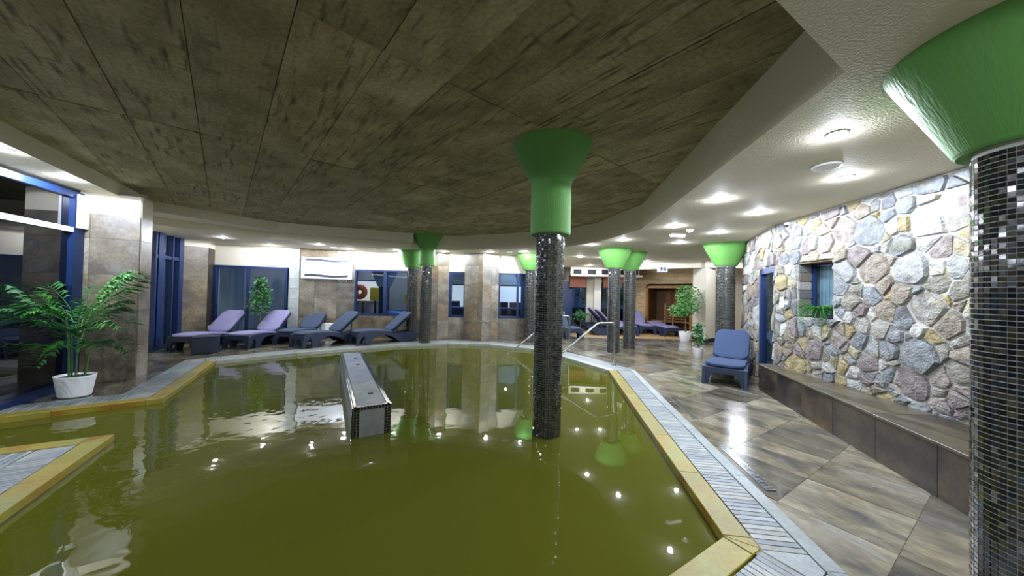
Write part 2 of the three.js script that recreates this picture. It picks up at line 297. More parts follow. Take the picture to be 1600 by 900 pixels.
{ // back wall
  let p0 = [-8.52, 9.4], p1 = [-6.72, 9.93], L = wlen(p0, p1), g = wallGroup('wall_back', p0, p1, 'ivory plaster band above the tall dark glazing');
  plain(g, 0, L, 2.12, 2.9); plain(g, -.02, .06, 0, 2.12);
  p0 = p1; p1 = [-6.45, 10.0]; L = wlen(p0, p1); g = wallGroup('wall_back', p0, p1, 'white tiled pillar strip beside the wall heater');
  for (let y = 0; y < 2.7; y += .3) mesh('tile', box(L - .004, .296, .06, L / 2, y + .15, 0, rr(0, 5), rr(0, 5)), M.paleTile, g); plain(g, 0, L, 0, 2.8, M.ivory, .2, -.03);
  p0 = p1; p1 = [-4.95, 10.38]; L = wlen(p0, p1); g = wallGroup('wall_back', p0, p1, 'brown-grey tiled wall panel below the white wall unit'); tiles(g, 0, L, 0, 2.72, { w: .62, h: .6, ox: .2 });
  const lower = (a, b, top, lab, lab2) => { const q = wallGroup('wall_back', a, b, lab), l = wlen(a, b); tiles(q, 0, l, 0, .68, { w: .6, h: .68 }); if (top) plain(q, 0, l, 2.14, 2.9); return q; };
  lower([-4.95, 10.38], [-3.2, 10.5], 1, 'tiled sill wall and ivory lintel around the two-pane window');
  const solid = (a, b, lab, ox = 0) => { const q = wallGroup('wall_back', a, b, lab); tiles(q, 0, wlen(a, b), 0, 2.72, { w: .6, h: .58, ox }); };
  solid([-3.2, 10.5], [-2.35, 10.42], 'grey tiled wall behind the twin mosaic columns'); solid([-2.35, 10.42], [-2.02, 10.55], 'grey tiled pier left of the narrow window');
  lower([-2.02, 10.55], [-1.5, 10.55], 1, 'tiled sill wall and ivory lintel of the narrow window');
  solid([-1.5, 10.45], [-.92, 10.2], 'grey tiled folded pier, face towards the narrow window', .1); solid([-.92, 10.2], [-.43, 10.45], 'grey tiled folded pier, face towards the wide window', .3);
  lower([-.43, 10.55], [.56, 10.7], 1, 'tiled sill wall and ivory lintel of the wide window');
  solid([.56, 10.7], [.85, 10.75], 'grey tiled end pier beside the far lounge');
  p0 = [.87, 10.75]; p1 = [2.3, 15.5]; g = wallGroup('wall_back', p1, p0, 'plain side wall of the far lounge'); L = wlen(p0, p1);
  plain(g, 0, L, 0, .7); plain(g, 0, L, 2.2, 2.9); plain(g, 2.2, L, .7, 2.2);
}
{ // far lounge, outer shell
  let g = wallGroup('wall_far', [2.3, 15.5], [5.5, 15.3], 'far lounge wall of tall windows between white pillars'); const L = 3.21;
  plain(g, 0, L, 2.1, 2.9); plain(g, 0, .5, 0, 2.1, M.navy, .1); plain(g, L - .25, L, 0, 2.1);
  mesh('pillar', box(.3, 2.6, .5, 1.62, 1.3, .2), M.ivory, g); mesh('pillar', box(.3, 2.6, .4, 1.32, 1.3, .0), M.soffit, g);
  mesh('pelmet_box', box(.75, .55, .5, .75, 2.1, .2), std({ color: 0xa8694f, roughness: .7 }), g); mesh('pelmet_box', box(.8, .5, .4, 2.3, 2.1, .15), std({ color: 0xa8694f, roughness: .7 }), g);
  g = wallGroup('wall_right', [5.5, 15.3], [7.42, 13.0], 'pale horizontal wood-clad wall around the dark sauna alcove'); const L2 = wlen([5.5, 15.3], [7.42, 13.0]);
  mesh('backing', box(L2, 3, .05, L2 / 2, 1.5, -1.0), M.ivory, g);
  for (let y = 0; y < 2.72; y += .17) for (const [a, b] of (y < 1.87 ? [[0, .8], [2.75, L2]] : [[0, 1.5], [1.5, L2]])) mesh('board', box(b - a - .004, .165, .08, (a + b) / 2, y + .083, -.04, rr(0, 9), rr(0, 9)), M.woodPale[Math.floor(rnd() * 3)], g);
  g = wallGroup('wall_right', [7.42, 13.0], [9.4, 13.0], 'ivory wall right of the sauna'); plain(g, 0, 2, 0, 2.9);
  g = wallGroup('wall_right', [9.4, 13.2], [9.4, 7.3], 'ivory outer wall beyond the stone wall'); plain(g, 0, 5.9, 0, 2.9);
  g = wallGroup('wall_right', [9.4, 7.4], [5.2, 7.45], 'ivory wall behind the stone wall corner'); plain(g, 0, 4.2, 0, 2.9);
  g = wallGroup('wall_right', [3.98, 2.25], [3.6, -3.5], 'plain ivory wall continuing the stone wall'); plain(g, 0, 5.8, 0, 3.2);
  g = wallGroup('wall_rear', [4.2, -3.5], [-4.4, -3.5], 'plain ivory rear wall of the pool hall'); plain(g, 0, 8.6, -.1, 3.4);
}

// ---------- side glazing on the left ----------
function glazing(name, p0, p1, y0, y1, bays, bars, label, glass, fw = .07, fm = M.navy) {
  const g = wallGroup(name, p0, p1, label), L = g.userData.len; g.userData.category = 'window';
  mesh('frame', merge([box(L, fw, .1, L / 2, y1 - fw / 2, 0), box(L, fw, .1, L / 2, y0 + fw / 2, 0)]), fm, g);
  for (const x of bays) mesh('mullion', box(x[1], y1 - y0 - 2 * fw, .12, x[0], (y0 + y1) / 2, 0), fm, g);
  const xs = bays.map(b => b[0]).sort((a, b) => a - b);
  for (const b of bars) mesh('transom', box(L, b[1], .1, L / 2, b[0], 0), b[2] || fm, g);
  const ys = [y0, ...bars.map(b => b[0]), y1];
  for (let i = 0; i + 1 < xs.length; i++) for (let j = 0; j + 1 < ys.length; j++) mesh('pane', box(xs[i + 1] - xs[i] - .03, ys[j + 1] - ys[j] - .03, .004, (xs[i] + xs[i + 1]) / 2, (ys[j] + ys[j + 1]) / 2, -.01), glass, g);
  return g;
}
{
  const p1 = [-6.49, 4.92], p0 = [-3.36, -3.0], L = wlen(p0, p1);
  const g = glazing('window_1', p0, p1, -.12, 2.84, [[.04, .08], [2.0, .08], [4.3, .08], [L - .09, .18]], [[2.28, .07, M.white]], 'large side glazing with navy frame and white transom bar behind the palm', M.darkGlass, .09);
  mesh('sill', box(L, .1, .16, L / 2, .02, .06), M.navy, g);
  for (let k = 0; k < 14; k++) mesh('louvre', box(.17, .034, .03, L - .09, 2.33 + k * .035, .085), M.white, g);
}
glazing('door_1', [-8.12, 7.42], [-8.58, 8.5], 0, 2.87, [[.03, .06], [.22, .2], [.72, .05], [1.1, .2]], [[2.17, .08]], 'tall navy framed glass door with top light', M.glass, .08);
glazing('window_2', [-8.48, 9.4], [-6.74, 9.9], 0, 2.12, [[.03, .06], [.8, .04], [1.78, .06]], [], 'tall dark glazing behind the lilac loungers', M.glass, .06);
glazing('window_3', [-4.95, 10.42], [-3.2, 10.54], .7, 2.14, [[.02, .05], [.93, .1], [1.73, .05]], [], 'two-pane navy framed window showing orange and yellow shapes', M.glass, .05);
glazing('window_4', [-2.02, 10.6], [-1.5, 10.6], .7, 2.14, [[.04, .09], [.5, .05]], [], 'narrow navy framed window between tiled piers', M.glass, .05);
glazing('window_5', [-.43, 10.6], [.56, 10.75], .7, 2.14, [[.02, .05], [.62, .06], [.8, .12], [.98, .05]], [], 'wide navy framed window beside the folded pier', M.glass, .05);
glazing('window_6', [2.8, 15.5], [5.25, 15.32], 0, 2.1, [[.02, .05], [1.1, .08], [2.42, .05]], [], 'tall dusk window of the far lounge', M.glass, .05);
glazing('window_7', [2.28, 15.45], [1.55, 13.0], .7, 2.2, [[.02, .05], [1.2, .06], [2.5, .05]], [], 'side window of the far lounge towards the blue-lit room', M.glass, .05);

// ---------- room seen through the windows ----------
{
  let g = wallGroup('wall_back', [-9.5, 15.8], [1.9, 15.8], 'pale far wall of the blue-lit room behind the windows'); plain(g, 0, 11.4, 0, 3.3, M.ivory);
  g = wallGroup('wall_left', [-9.5, 9.3], [-9.5, 15.8], 'side wall of the blue-lit room'); plain(g, 0, 6.5, 0, 3.3, M.ivory);
  const f = mesh('floor', prism([[-9.6, 9.5], [-8.6, 9.56], [-4.95, 10.55], [-.4, 10.8], [.95, 11], [2.2, 15.8], [-9.6, 15.8]], -.14, 0), std({ color: 0x7d786e, roughness: .3 })); struct(f, 'stone floor of the room behind the windows', 'floor');
}

// ---------- stone wall ----------
{
  const stoneMats = [0x969a9c, 0x8a9094, 0xa3a7a6, 0xb4b6b2, 0xcdcdc8, 0xada68f, 0xa2966f, 0x968e88, 0x877e7d, 0x948b7e, 0x8a887c, 0x9d9b94, 0x7f858a].map(c => std({ map: T.stone, color: c, roughness: .8, bumpMap: T.stoneBump, bumpScale: .02 }));
  function stoneWall(p0, p1, H, holes, label, nT, sz) {
    const g = wallGroup('wall_right', p0, p1, label), L = g.userData.len;
    const sh = new THREE.Shape([[0, 0], [L, 0], [L, H], [0, H]].map(p => new THREE.Vector2(...p)));
    for (const [a, b, c, e] of holes) { if (c <= 0) continue; sh.holes.push(new THREE.Path([[a, c], [a, e], [b, e], [b, c]].map(p => new THREE.Vector2(...p)))); }
    let geo;
    const doors = holes.filter(h => h[2] <= 0);
    if (doors.length) { const [a, b, , e] = doors[0]; const s2 = new THREE.Shape([[0, 0], [a, 0], [a, e], [b, e], [b, 0], [L, 0], [L, H], [0, H]].map(p => new THREE.Vector2(...p))); geo = new THREE.ExtrudeGeometry(s2, { depth: .3, bevelEnabled: false }); }
    else geo = new THREE.ExtrudeGeometry(sh, { depth: .3, bevelEnabled: false });
    geo.translate(0, 0, -.3); mesh('mortar', geo, M.mortar, g);
    const pts = []; let tries = 0;
    while (tries++ < 9000 && pts.length < nT) { const p = [rr(-.05, L + .05), rr(-.05, H + .05), sz * (rnd() < .28 ? rr(1.1, 1.6) : rr(.45, 1))]; if (pts.every(q => Math.hypot((p[0] - q[0]) * 1.1, p[1] - q[1]) > (p[2] + q[2]) * .33)) pts.push(p); }
    for (const p of pts) {
      let cell = [[0, 0], [L, 0], [L, H], [0, H]];
      for (const q of pts) {
        if (q === p) continue; const dx = q[0] - p[0], dy = q[1] - p[1], D = dx * dx + dy * dy; if (D > 1.2) continue;
        const k = .5 + (p[2] * p[2] - q[2] * q[2]) / (2 * D) * .3, mx = p[0] + dx * k, my = p[1] + dy * k;   // power diagram: large stones push small ones
        const l = Math.sqrt(D), big = 9, a = [mx + dy / l * big, my - dx / l * big], b = [mx - dy / l * big, my + dx / l * big];
        cell = clipConvex(cell, [a, b, [b[0] - dx / l * 20, b[1] - dy / l * 20], [a[0] - dx / l * 20, a[1] - dy / l * 20]]);
        if (cell.length < 3) break;
      }
      if (cell.length < 3) continue;
      for (const [a, b, c, e] of holes) {
        const in_ = clipConvex(cell, [[a, c], [b, c], [b, e], [a, e]]); if (in_.length < 3 || Math.abs(area(in_)) < .0002) continue;
        const opts = [[[-1, -1], [a, -1], [a, 9], [-1, 9]], [[b, -1], [19, -1], [19, 9], [b, 9]], [[-1, e], [19, e], [19, 9], [-1, 9]], [[-1, -1], [19, -1], [19, c], [-1, c]]].map(w => clipConvex(cell, w)).filter(x => x.length > 2);
        opts.sort((x, y) => Math.abs(area(y)) - Math.abs(area(x))); cell = opts[0] || [];
      }
      if (cell.length < 3 || area(cell) < .003) continue;
      const gap = rr(.005, .012), shr = offsetPoly(cell, -gap); if (area(shr) < .0015 || area(shr) > area(cell)) continue;
      // outline with broken edges
      const ring = []; const cx = shr.reduce((s, q) => s + q[0], 0) / shr.length, cy = shr.reduce((s, q) => s + q[1], 0) / shr.length;
      for (let i = 0; i < shr.length; i++) {
        const a = shr[i], b = shr[(i + 1) % shr.length], l = Math.hypot(b[0] - a[0], b[1] - a[1]); if (l < .012) continue;
        const n = l > .11 ? 2 : 1;
        ring.push([a[0] + (cx - a[0]) * rr(-.02, .07), a[1] + (cy - a[1]) * rr(-.02, .07)]);
        if (n > 1) { const t = rr(.35, .65), k = rr(-.005, .02); ring.push([a[0] + (b[0] - a[0]) * t + (cx - a[0]) * k, a[1] + (b[1] - a[1]) * t + (cy - a[1]) * k]); }
      }
      if (ring.length < 3) continue;
      const h = rr(.014, .045), tx = rr(-.09, .09), ty = rr(-.09, .06), P = [], U = [], ox = rr(0, 9), oy = rr(0, 9);
      const z = (x, y) => h + (x - cx) * tx + (y - cy) * ty;
      const V = (x, y, zz) => [x, y, zz]; const tri = (a, b, c) => { for (const q of [a, b, c]) { P.push(...q); U.push(q[0] + ox + q[2], q[1] + oy + q[2]); } };
      const N = ring.length, r1 = ring.map(q => { const k = rr(.04, .12); return V(q[0] + (cx - q[0]) * k, q[1] + (cy - q[1]) * k, z(q[0], q[1]) - rr(0, .01)); }), r2 = ring.map(q => V(cx + (q[0] - cx) * .5, cy + (q[1] - cy) * .5, z(cx + (q[0] - cx) * .5, cy + (q[1] - cy) * .5) + rr(-.004, .007)));
      const c0 = V(cx, cy, h + rr(-.004, .006));
      for (let i = 0; i < N; i++) {
        const j = (i + 1) % N, a = V(ring[i][0], ring[i][1], -.002), b = V(ring[j][0], ring[j][1], -.002);
        tri(a, b, r1[j]); tri(a, r1[j], r1[i]); tri(r1[i], r1[j], r2[j]); tri(r1[i], r2[j], r2[i]); tri(r2[i], r2[j], c0);
      }
      const bg = new THREE.BufferGeometry(); bg.setAttribute('position', new THREE.Float32BufferAttribute(P, 3)); bg.setAttribute('uv', new THREE.Float32BufferAttribute(U, 2)); bg.computeVertexNormals();
      mesh('stone', bg, stoneMats[Math.floor(rnd() * stoneMats.length)], g);
    }
    return g;
  }
  const a = [3.98, 2.2], b = [4.35, 5.42], c = [5.2, 7.42];
  // local x runs from far to near
  const Lb = wlen(a, b), t = d => (b[1] - d) / (b[1] - a[1]) * Lb;
  const g1 = stoneWall(b, a, SOFFIT, [[t(4.95), t(4.33), 1.24, 2.04]], 'rough multicoloured fieldstone wall above the tiled bench', 298, .25);
  const w = glazing('window_8', b, a, 1.24, 2.04, [], [], 'small recessed window in the fieldstone wall with grey blind', M.glass, .001); // frame below
  const wx0 = t(4.95), wx1 = t(4.33);
  w.clear();
  mesh('frame', merge([box(.05, .8, .05, wx0 + .03, 1.64, -.2), box(.05, .8, .05, wx1 - .03, 1.64, -.2), box(wx1 - wx0, .05, .05, (wx0 + wx1) / 2, 2.01, -.2), box(wx1 - wx0, .05, .05, (wx0 + wx1) / 2, 1.27, -.2)]), M.navy, w);
  mesh('pane', box(wx1 - wx0 - .1, .7, .004, (wx0 + wx1) / 2, 1.64, -.2), M.glass, w);
  mesh('lintel', box(wx1 - wx0 + .1, .04, .26, (wx0 + wx1) / 2, 2.045, -.13), M.bark, w);
  for (let k = 0; k < 9; k++) mesh('blind_slat', box(.055, .72, .008, wx0 + .08 + k * .06, 1.64, -.26), std({ color: 0x8d99a0, roughness: .8 }), w);
  for (let k = 0; k < 6; k++) { const q = rbox(.02, .115, .17, .008, 0, 0, 0), m = mesh('reveal_stone', q, stoneMats[(k * 5 + 2) % stoneMats.length], g1); m.position.set(wx0 + .012, 1.31 + k * .13, -.1 + (k % 2) * .012); }
  const L2 = wlen(b, c);
  const g2 = stoneWall(c, b, SOFFIT, [[L2 - .95, L2 - .1, -1, 2.05]], 'fieldstone wall end with the narrow navy glass door', 120, .25);
  const dr = wallGroup('door_2', c, b, 'narrow navy framed glass door in the fieldstone wall'); dr.userData.category = 'door';
  mesh('frame', merge([box(.1, 2.05, .1, L2 - .9, 1.02, -.05), box(.06, 2.05, .1, L2 - .13, 1.02, -.05), box(.85, .1, .1, L2 - .525, 2.0, -.05), box(.85, .1, .1, L2 - .525, .05, -.05)]), M.navy, dr);
  mesh('pane', box(.7, 1.86, .006, L2 - .5, 1.02, -.05), M.glass, dr);
  const back = wallGroup('wall_right', [5.9, 7.2], [5.2, 2.6], 'grey wall of the room behind the fieldstone wall'); plain(back, 0, 4.7, 0, 2.9, std({ color: 0x6b747c, roughness: .8 }), .1);
}

// ---------- tiled bench ----------
{
  const f0 = [4.1, 5.45], f1 = [2.93, 1.2], dir = [(f1[0] - f0[0]), (f1[1] - f0[1])], L = Math.hypot(...dir), e = [dir[0] / L, dir[1] / L];
  const b = mesh('tiled_bench', prism([[4.13, 5.42], [2.96, 1.2], [3.85, 1.2], [3.96, 2.2], [4.33, 5.42]].reverse(), 0, .4), M.grout); tag(b, 'low wedge-shaped bench clad in dark rusty tiles along the stone wall', 'bench');
  for (let s = 0, k = 0; s < L; s += .6, k++) {
    const a = s + .002, z = Math.min(s + .6, L) - .002, P = (t, o) => [f0[0] + e[0] * t - e[1] * o, f0[1] + e[1] * t + e[0] * o];
    let q = [P(a, 0), P(z, 0), P(z, .02), P(a, .02)]; if (area(q) < 0) q.reverse();
    const g = prism(q, 0, .405), p = g.attributes.position, u = g.attributes.uv, ox = rr(0, 9); for (let i = 0; i < p.count; i++) u.setXY(i, (p.getX(i) - f0[0]) * e[0] + (-p.getZ(i) - f0[1]) * e[1] + ox, p.getY(i) + ox);
    mesh('front_tile', g, M.rustDark[k % 3], b);
  }
  const benchTop = phys({ map: T.floor, color: 0xaaa49c, roughness: .3 });
  const cuts = [5.46, 4.3, 3.15, 2.0, 1.2], fx = d => f0[0] + (d - 5.45) / (1.2 - 5.45) * (f1[0] - f0[0]) - .015, bx = d => 4.335 + (d - 5.45) * .115;
  for (let i = 0; i < 4; i++) { const d0 = cuts[i] - .002, d1 = cuts[i + 1] + .002, q = [[fx(d1), d1], [bx(d1), d1], [bx(d0), d0], [fx(d0), d0]]; const g = prism(q, .405, .43, [], .003), u = g.attributes.uv; for (let k = 0; k < u.count; k++) u.setXY(k, u.getX(k) + i * 3.1, u.getY(k)); const um = g.attributes.uv; for (let k = 0; k < um.count; k++) um.setXY(k, um.getY(k) * .5, um.getX(k)); mesh('top_tile', g, benchTop, b); }
}

// ---------- mosaic columns ----------
const tileGeo = box(.0208, .0208, .006);
const mosaicMat = phys({ color: 0xffffff, roughness: .1, clearcoat: 1, clearcoatRoughness: .03 });
const mosaicShades = [[.008, .01, .013], [.013, .013, .015], [.02, .02, .017], [.04, .033, .016], [.01, .015, .026], [.06, .056, .04], [.016, .018, .015], [.01, .011, .012]];
function column(x, d, y0, top, label, { r = .158, cone = .5, collar = 0, near = false, tops = .45 } = {}) {
  const g = thing('mosaic_column', label, 'column', x, d, y0, 0, 'mosaic columns with green capitals');
  const yc = top - cone - collar - y0, rc = .225;
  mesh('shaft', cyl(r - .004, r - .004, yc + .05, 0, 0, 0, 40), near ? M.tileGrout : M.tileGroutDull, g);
  const n = Math.round(2 * Math.PI * r / .025), rows = Math.floor(yc / .025), list = [];
  for (let j = 0; j < rows; j++) for (let i = 0; i < n; i++) list.push([i, j]);
  const mtx = (i, j) => { const a = i / n * 2 * Math.PI, o = new THREE.Object3D(); o.position.set(Math.sin(a) * (r - .002), j * .025 + .0125, Math.cos(a) * (r - .002)); o.rotation.set(rr(-.05, .05), a + rr(-.06, .06), 0, 'YXZ'); o.updateMatrix(); return o; };
  let rest = list;
  if (near) { // the 300 tiles that show largest are meshes of their own
    const face = Math.atan2(-x, d), score = ([i, j]) => { let a = i / n * 2 * Math.PI - face; a = Math.atan2(Math.sin(a), Math.cos(a)); return Math.abs(a + .1) * 1.1 + Math.abs(j * .025 + y0 - 1.45) * .9; };
    const s = list.slice().sort((p, q) => score(p) - score(q)), mats = mosaicShades.map(c => phys({ color: new THREE.Color().setRGB(...c), roughness: .1, clearcoat: 1, clearcoatRoughness: .03 }));
    for (const [i, j] of s.slice(0, 300)) { const o = mtx(i, j), m = mesh('mosaic_tile', tileGeo, mats[Math.floor(rnd() * mats.length)], g); m.position.copy(o.position); m.quaternion.copy(o.quaternion); }
    rest = s.slice(300);
  }
  const im = new THREE.InstancedMesh(tileGeo, mosaicMat, rest.length); im.name = 'mosaic'; im.userData.kind = 'stuff'; im.castShadow = im.receiveShadow = true;
  rest.forEach(([i, j], k) => { im.setMatrixAt(k, mtx(i, j).matrix); im.setColorAt(k, new THREE.Color().setRGB(...mosaicShades[Math.floor(rnd() * mosaicShades.length)])); });
  g.add(im);
  const pts = collar > 0 ? [[r - .01, yc + .012], [rc - .01, yc], [rc, yc + .015], [rc, yc + collar], [tops, yc + collar + cone]] : [[r - .01, yc + .012], [rc - .01, yc], [rc, yc + .012], [tops, yc + cone]];
  const prof = []; for (let i = 0; i < pts.length; i++) { prof.push(new THREE.Vector2(...pts[i])); prof.push(new THREE.Vector2(...pts[i])); }
  const lg = new THREE.LatheGeometry(prof, 48); const u = lg.attributes.uv; for (let i = 0; i < u.count; i++) u.setXY(i, u.getX(i) * 2, u.getY(i) * .8);
  lg.computeVertexNormals(); mesh('capital', lg, M.green, g).userData.label = 'rough green plaster capital';
  return g;
}
column(.42, 3.72, -1.3, SLAB + .01, 'mosaic column standing in the middle of the pool water', { cone: .42, collar: .58 });
column(-2.5, 9.6, -.2, SLAB + .01, 'mosaic column on the far pool rim with tall dark green capital', { cone: .42, collar: .5 });
column(-3.08, 10.18, 0, SOFFIT, 'mosaic column behind the far rim column, by the two-pane window', {});
column(.56, 10.3, 0, SOFFIT, 'mosaic column by the wide window', {});
column(2.72, 8.78, 0, SOFFIT, 'mosaic column beside the steel handrail, front of the pair', { r: .16 });
column(3.36, 9.4, 0, SOFFIT, 'mosaic column behind the pair’s front column', { r: .165 });
column(4.86, 7.5, 0, SOFFIT, 'mosaic column at the end of the stone wall behind the blue lounger', { r: .19, tops: .47 });
column(2.375, 1.5, 0, SOFFIT, 'close mosaic column beside the tiled bench', { near: true, r: .17, cone: .5, tops: .46 });

// ---------- downlights ----------
const lensGeo = (() => { const g = new THREE.SphereGeometry(.05, 20, 8, 0, Math.PI * 2, Math.PI / 2, Math.PI / 2); g.scale(1, .5, 1); return g; })();
const ringGeo = (() => { const g = new THREE.TorusGeometry(.056, .008, 8, 28); g.rotateX(Math.PI / 2); return g; })();
function downlight(x, d, y, label, group, power = 1) {
  const g = thing('ceiling_downlight', label, 'downlight', x, d, y, 0, group);
  mesh('trim_ring', ringGeo, M.ringGrey, g); mesh('lens', lensGeo, M.lamp, g);
  const p = new THREE.PointLight(0xe9f0ff, SPILL * power, 0, 2); p.position.set(0, -.018, 0); p.castShadow = true; p.shadow.radius = 1; g.add(p);   // side glow of the proud lens
  const s = new THREE.SpotLight(0xe9f0ff, LAMP_POWER * power, 0, 1.565, .015, 2); s.position.set(0, -.016, 0); s.target.position.set(0, -1, 0); s.castShadow = true; s.shadow.radius = 2; g.add(s); g.add(s.target); s.target.name = 'aim';
}
for (const [x, d, l] of [[2.35, 2.39, 'white downlight between the concrete slab edge and the close green capital'], [3.27, 3.23, 'white downlight between the ceiling speaker and the fieldstone wall'], [2.56, 4.08, 'white downlight by the slab edge, beyond the ceiling speaker'], [3.49, 4.67, 'white downlight above the fern window of the fieldstone wall'], [2.79, 5.68, 'white downlight by the slab edge beside the smoke detector'], [3.85, 6.15, 'white downlight above the blue cushioned lounger'], [3.76, 7.41, 'white downlight beyond the emergency light bar, before the white pillar'], [2.4, 7.2, 'white downlight in front of the paired green capitals'], [1.9, 8.0, 'white downlight by the slab edge, left of the paired green capitals']]) downlight(x, d, SOFFIT, l, 'downlights on the right soffit');
for (const [x, d, l] of [[1.15, 9.32, 'white downlight right of the wide window’s column'], [.32, 9.6, 'white downlight in front of the wide window'], [-.68, 9.85, 'white downlight before the folded tiled pier'], [-2.1, 10.0, 'white downlight above the narrow window’s left pier'], [-3.54, 9.95, 'white downlight before the right pane of the two-pane window'], [-4.94, 9.9, 'white downlight between wall air unit and two-pane window'], [-5.36, 9.06, 'white downlight in front of the wall air unit'], [-6.93, 9.4, 'white downlight above the indoor tree and tall glazing'], [-7.2, 8.16, 'white downlight above the lilac loungers']]) downlight(x, d, SOFFIT, l, 'downlights along the window wall', .72);
for (const [x, d, l] of [[-7.6, 7.4, 'white downlight before the navy glass door'], [-5.85, 4.3, 'white downlight above the potted palm'], [-5.3, 3.4, 'white downlight by the side glazing, next after the palm'], [-4.5, 2.0, 'white downlight over the swim channel’s near bank'], [-3.6, .4, 'white downlight at the near end of the side glazing']]) downlight(x, d, LEFT_SOFFIT, l, 'downlights above the side glazing');
for (const [x, d, l] of [[2.17, 10.59, 'white downlight above the lone dark blue lounger'], [2.92, 10.63, 'white downlight behind the paired green capitals'], [4.76, 11.6, 'white downlight left of the exit sign'], [5.51, 12.0, 'white downlight right of the exit sign'], [3.2, 13.6, 'white downlight above the row of lilac far loungers'], [6.9, 10.0, 'white downlight before the white pillar’s right side']]) downlight(x, d, SOFFIT, l, 'downlights over the far lounge');
for (const [x, d, l] of [[1.6, -.6, 'unseen downlight added for light over the near deck, by the pool corner'], [3.0, .9, 'unseen downlight added for light over the near end of the tiled bench'], [-.8, -1.8, 'unseen downlight added for light before the rear wall']]) downlight(x, d, SOFFIT, l, 'unseen downlights added over the near deck', .6);  // out of view, added to light the near side of the hall
const BLUE = ['blue lamp behind the two-pane window', 'blue lamp behind the narrow window', 'blue lamp behind the tall glazing', 'blue lamp beside the light blue capital of the far side window'];
for (const [k, [x, d, c, p]] of [[-5.6, 12.4, 0x1f6cff, 3.5], [-1.6, 12.6, 0x2a78ff, 2], [-7.6, 13.6, 0x2468f0, 1.6], [.9, 14.8, 0x3a88ff, 6]].entries()) {
  const l0 = BLUE[k];
  const g = thing('blue_spotlight', l0, 'lamp', x, d, SOFFIT, 0, 'blue lamps');
  mesh('trim_ring', ringGeo, M.ringGrey, g); mesh('lens', lensGeo, std({ color: 0x88bbff, emissive: c, emissiveIntensity: 6 }), g);
  const l = new THREE.PointLight(c, p, 0, 2); l.position.set(0, -.02, 0); l.castShadow = true; g.add(l);
}

for (const [x, d, l] of [[-6.6, 14.5, 'unseen lamp added to light the orange and yellow play shapes'], [-4.6, 14.6, 'unseen lamp added to light the small yellow slide'], [-.2, 14.9, 'unseen lamp added to light the dark armchairs']]) downlight(x, d, SOFFIT, l, 'added lamps behind the windows', .2);  // unseen lamps, added to brighten the objects behind the windows

// ---------- things on the ceiling ----------
{
  const s = thing('ceiling_speaker', 'white round ceiling speaker between two downlights', 'speaker', 2.83, 2.97, SOFFIT);
  mesh('housing', (() => { const g = new THREE.LatheGeometry([[0, 0], [.11, 0], [.105, -.016], [.085, -.02], [.078, -.012], [.0, -.012]].map(p => new THREE.Vector2(...p)), 32); return g; })(), M.white, s); mesh('grille', cyl(.07, .07, .004, 0, -.018, 0, 28), M.ringGrey, s);
  const sd = thing('smoke_detector', 'small white round smoke detector on the soffit', 'detector', 3.2, 5.95, SOFFIT); mesh('base', cyl(.055, .06, .03, 0, -.03, 0), M.white, sd); mesh('sensor', cyl(.025, .03, .02, 0, -.05, 0), M.ringGrey, sd);
  const em = thing('emergency_light', 'white emergency light bar on the soffit', 'light fitting', 3.2, 6.4, SOFFIT, .2); mesh('housing', rbox(.3, .05, .09, .012, 0, -.025, 0), M.white, em); mesh('diffuser', rbox(.26, .02, .07, .008, 0, -.055, 0), M.ringGrey, em);
  for (const [x, d, l] of [[-5.2, 9.55, 'small white sensor box on the soffit near the wall heater'], [-4.1, 9.6, 'small white air vent on the soffit before the two-pane window'], [-.1, 9.75, 'small white air vent on the soffit before the wide window']]) { const q = thing('soffit_fitting', l, 'ceiling fitting', x, d, SOFFIT); mesh('plate', rbox(.16, .02, .08, .006, 0, -.01, 0), M.white, q); mesh('grille', box(.12, .006, .05, 0, -.021, 0), M.ringGrey, q); }
  const ex = thing('exit_sign', 'small white pictogram exit sign hanging in the far lounge', 'exit sign', 5.15, 11.3, 2.32); const board = mesh('panel', box(.34, .2, .03, 0, .12, 0), M.white, ex);
  const ink = std({ color: 0x3a4a8a, roughness: .6 }); mesh('pictogram', merge([box(.05, .11, .004, .08, .12, .018), box(.05, .04, .004, -.04, .16, .018), box(.03, .08, .004, -.05, .1, .018), box(.09, .02, .004, -.02, .125, .018)]), ink, board); for (const x of [-.12, .12]) mesh('hanger', cyl(.004, .004, .18, x, .22), M.steel, ex);
  const be = mesh('ceiling', prism([[3.9, 12.9], [6.6, 10.95], [9.4, 10.9], [9.4, 11.3], [6.7, 11.4], [4.1, 13.2]], 2.5, 2.75), M.ivory); struct(be, 'ivory downstand beam over the white pillar', 'beam');
  const pl = thing('ceiling_pelmet', 'white ceiling shelf with dark square openings over the far windows', 'pelmet', 0, 0); mesh('shelf', prism([[2.55, 14.2], [5.55, 14.0], [5.6, 14.4], [2.6, 14.6]], 2.3, 2.37), M.ivory, pl);
  for (let k = 0; k < 5; k++) mesh('opening', box(.34, .2, .02, 2.85 + k * .6, 2.5, -(14.36 - k * .04)), M.dark, pl); mesh('fascia', box(3.0, .35, .03, 4.05, 2.54, -14.4), M.ivory, pl);
}

// ---------- white pillar ----------
{
  const p = mesh('pillar_white', prism([[6.5, 11.85], [6.45, 10.95], [6.98, 11.3], [7.0, 11.85]].reverse(), .12, SOFFIT), M.ivory); p.name = numbered('white_pillar'); struct(p, 'white plastered pillar with dark plinth beside the ficus tree', 'pillar');
  mesh('plinth', prism([[6.49, 11.87], [6.44, 10.93], [7.0, 11.29], [7.01, 11.87]].reverse(), 0, .12), M.dark, p);
}

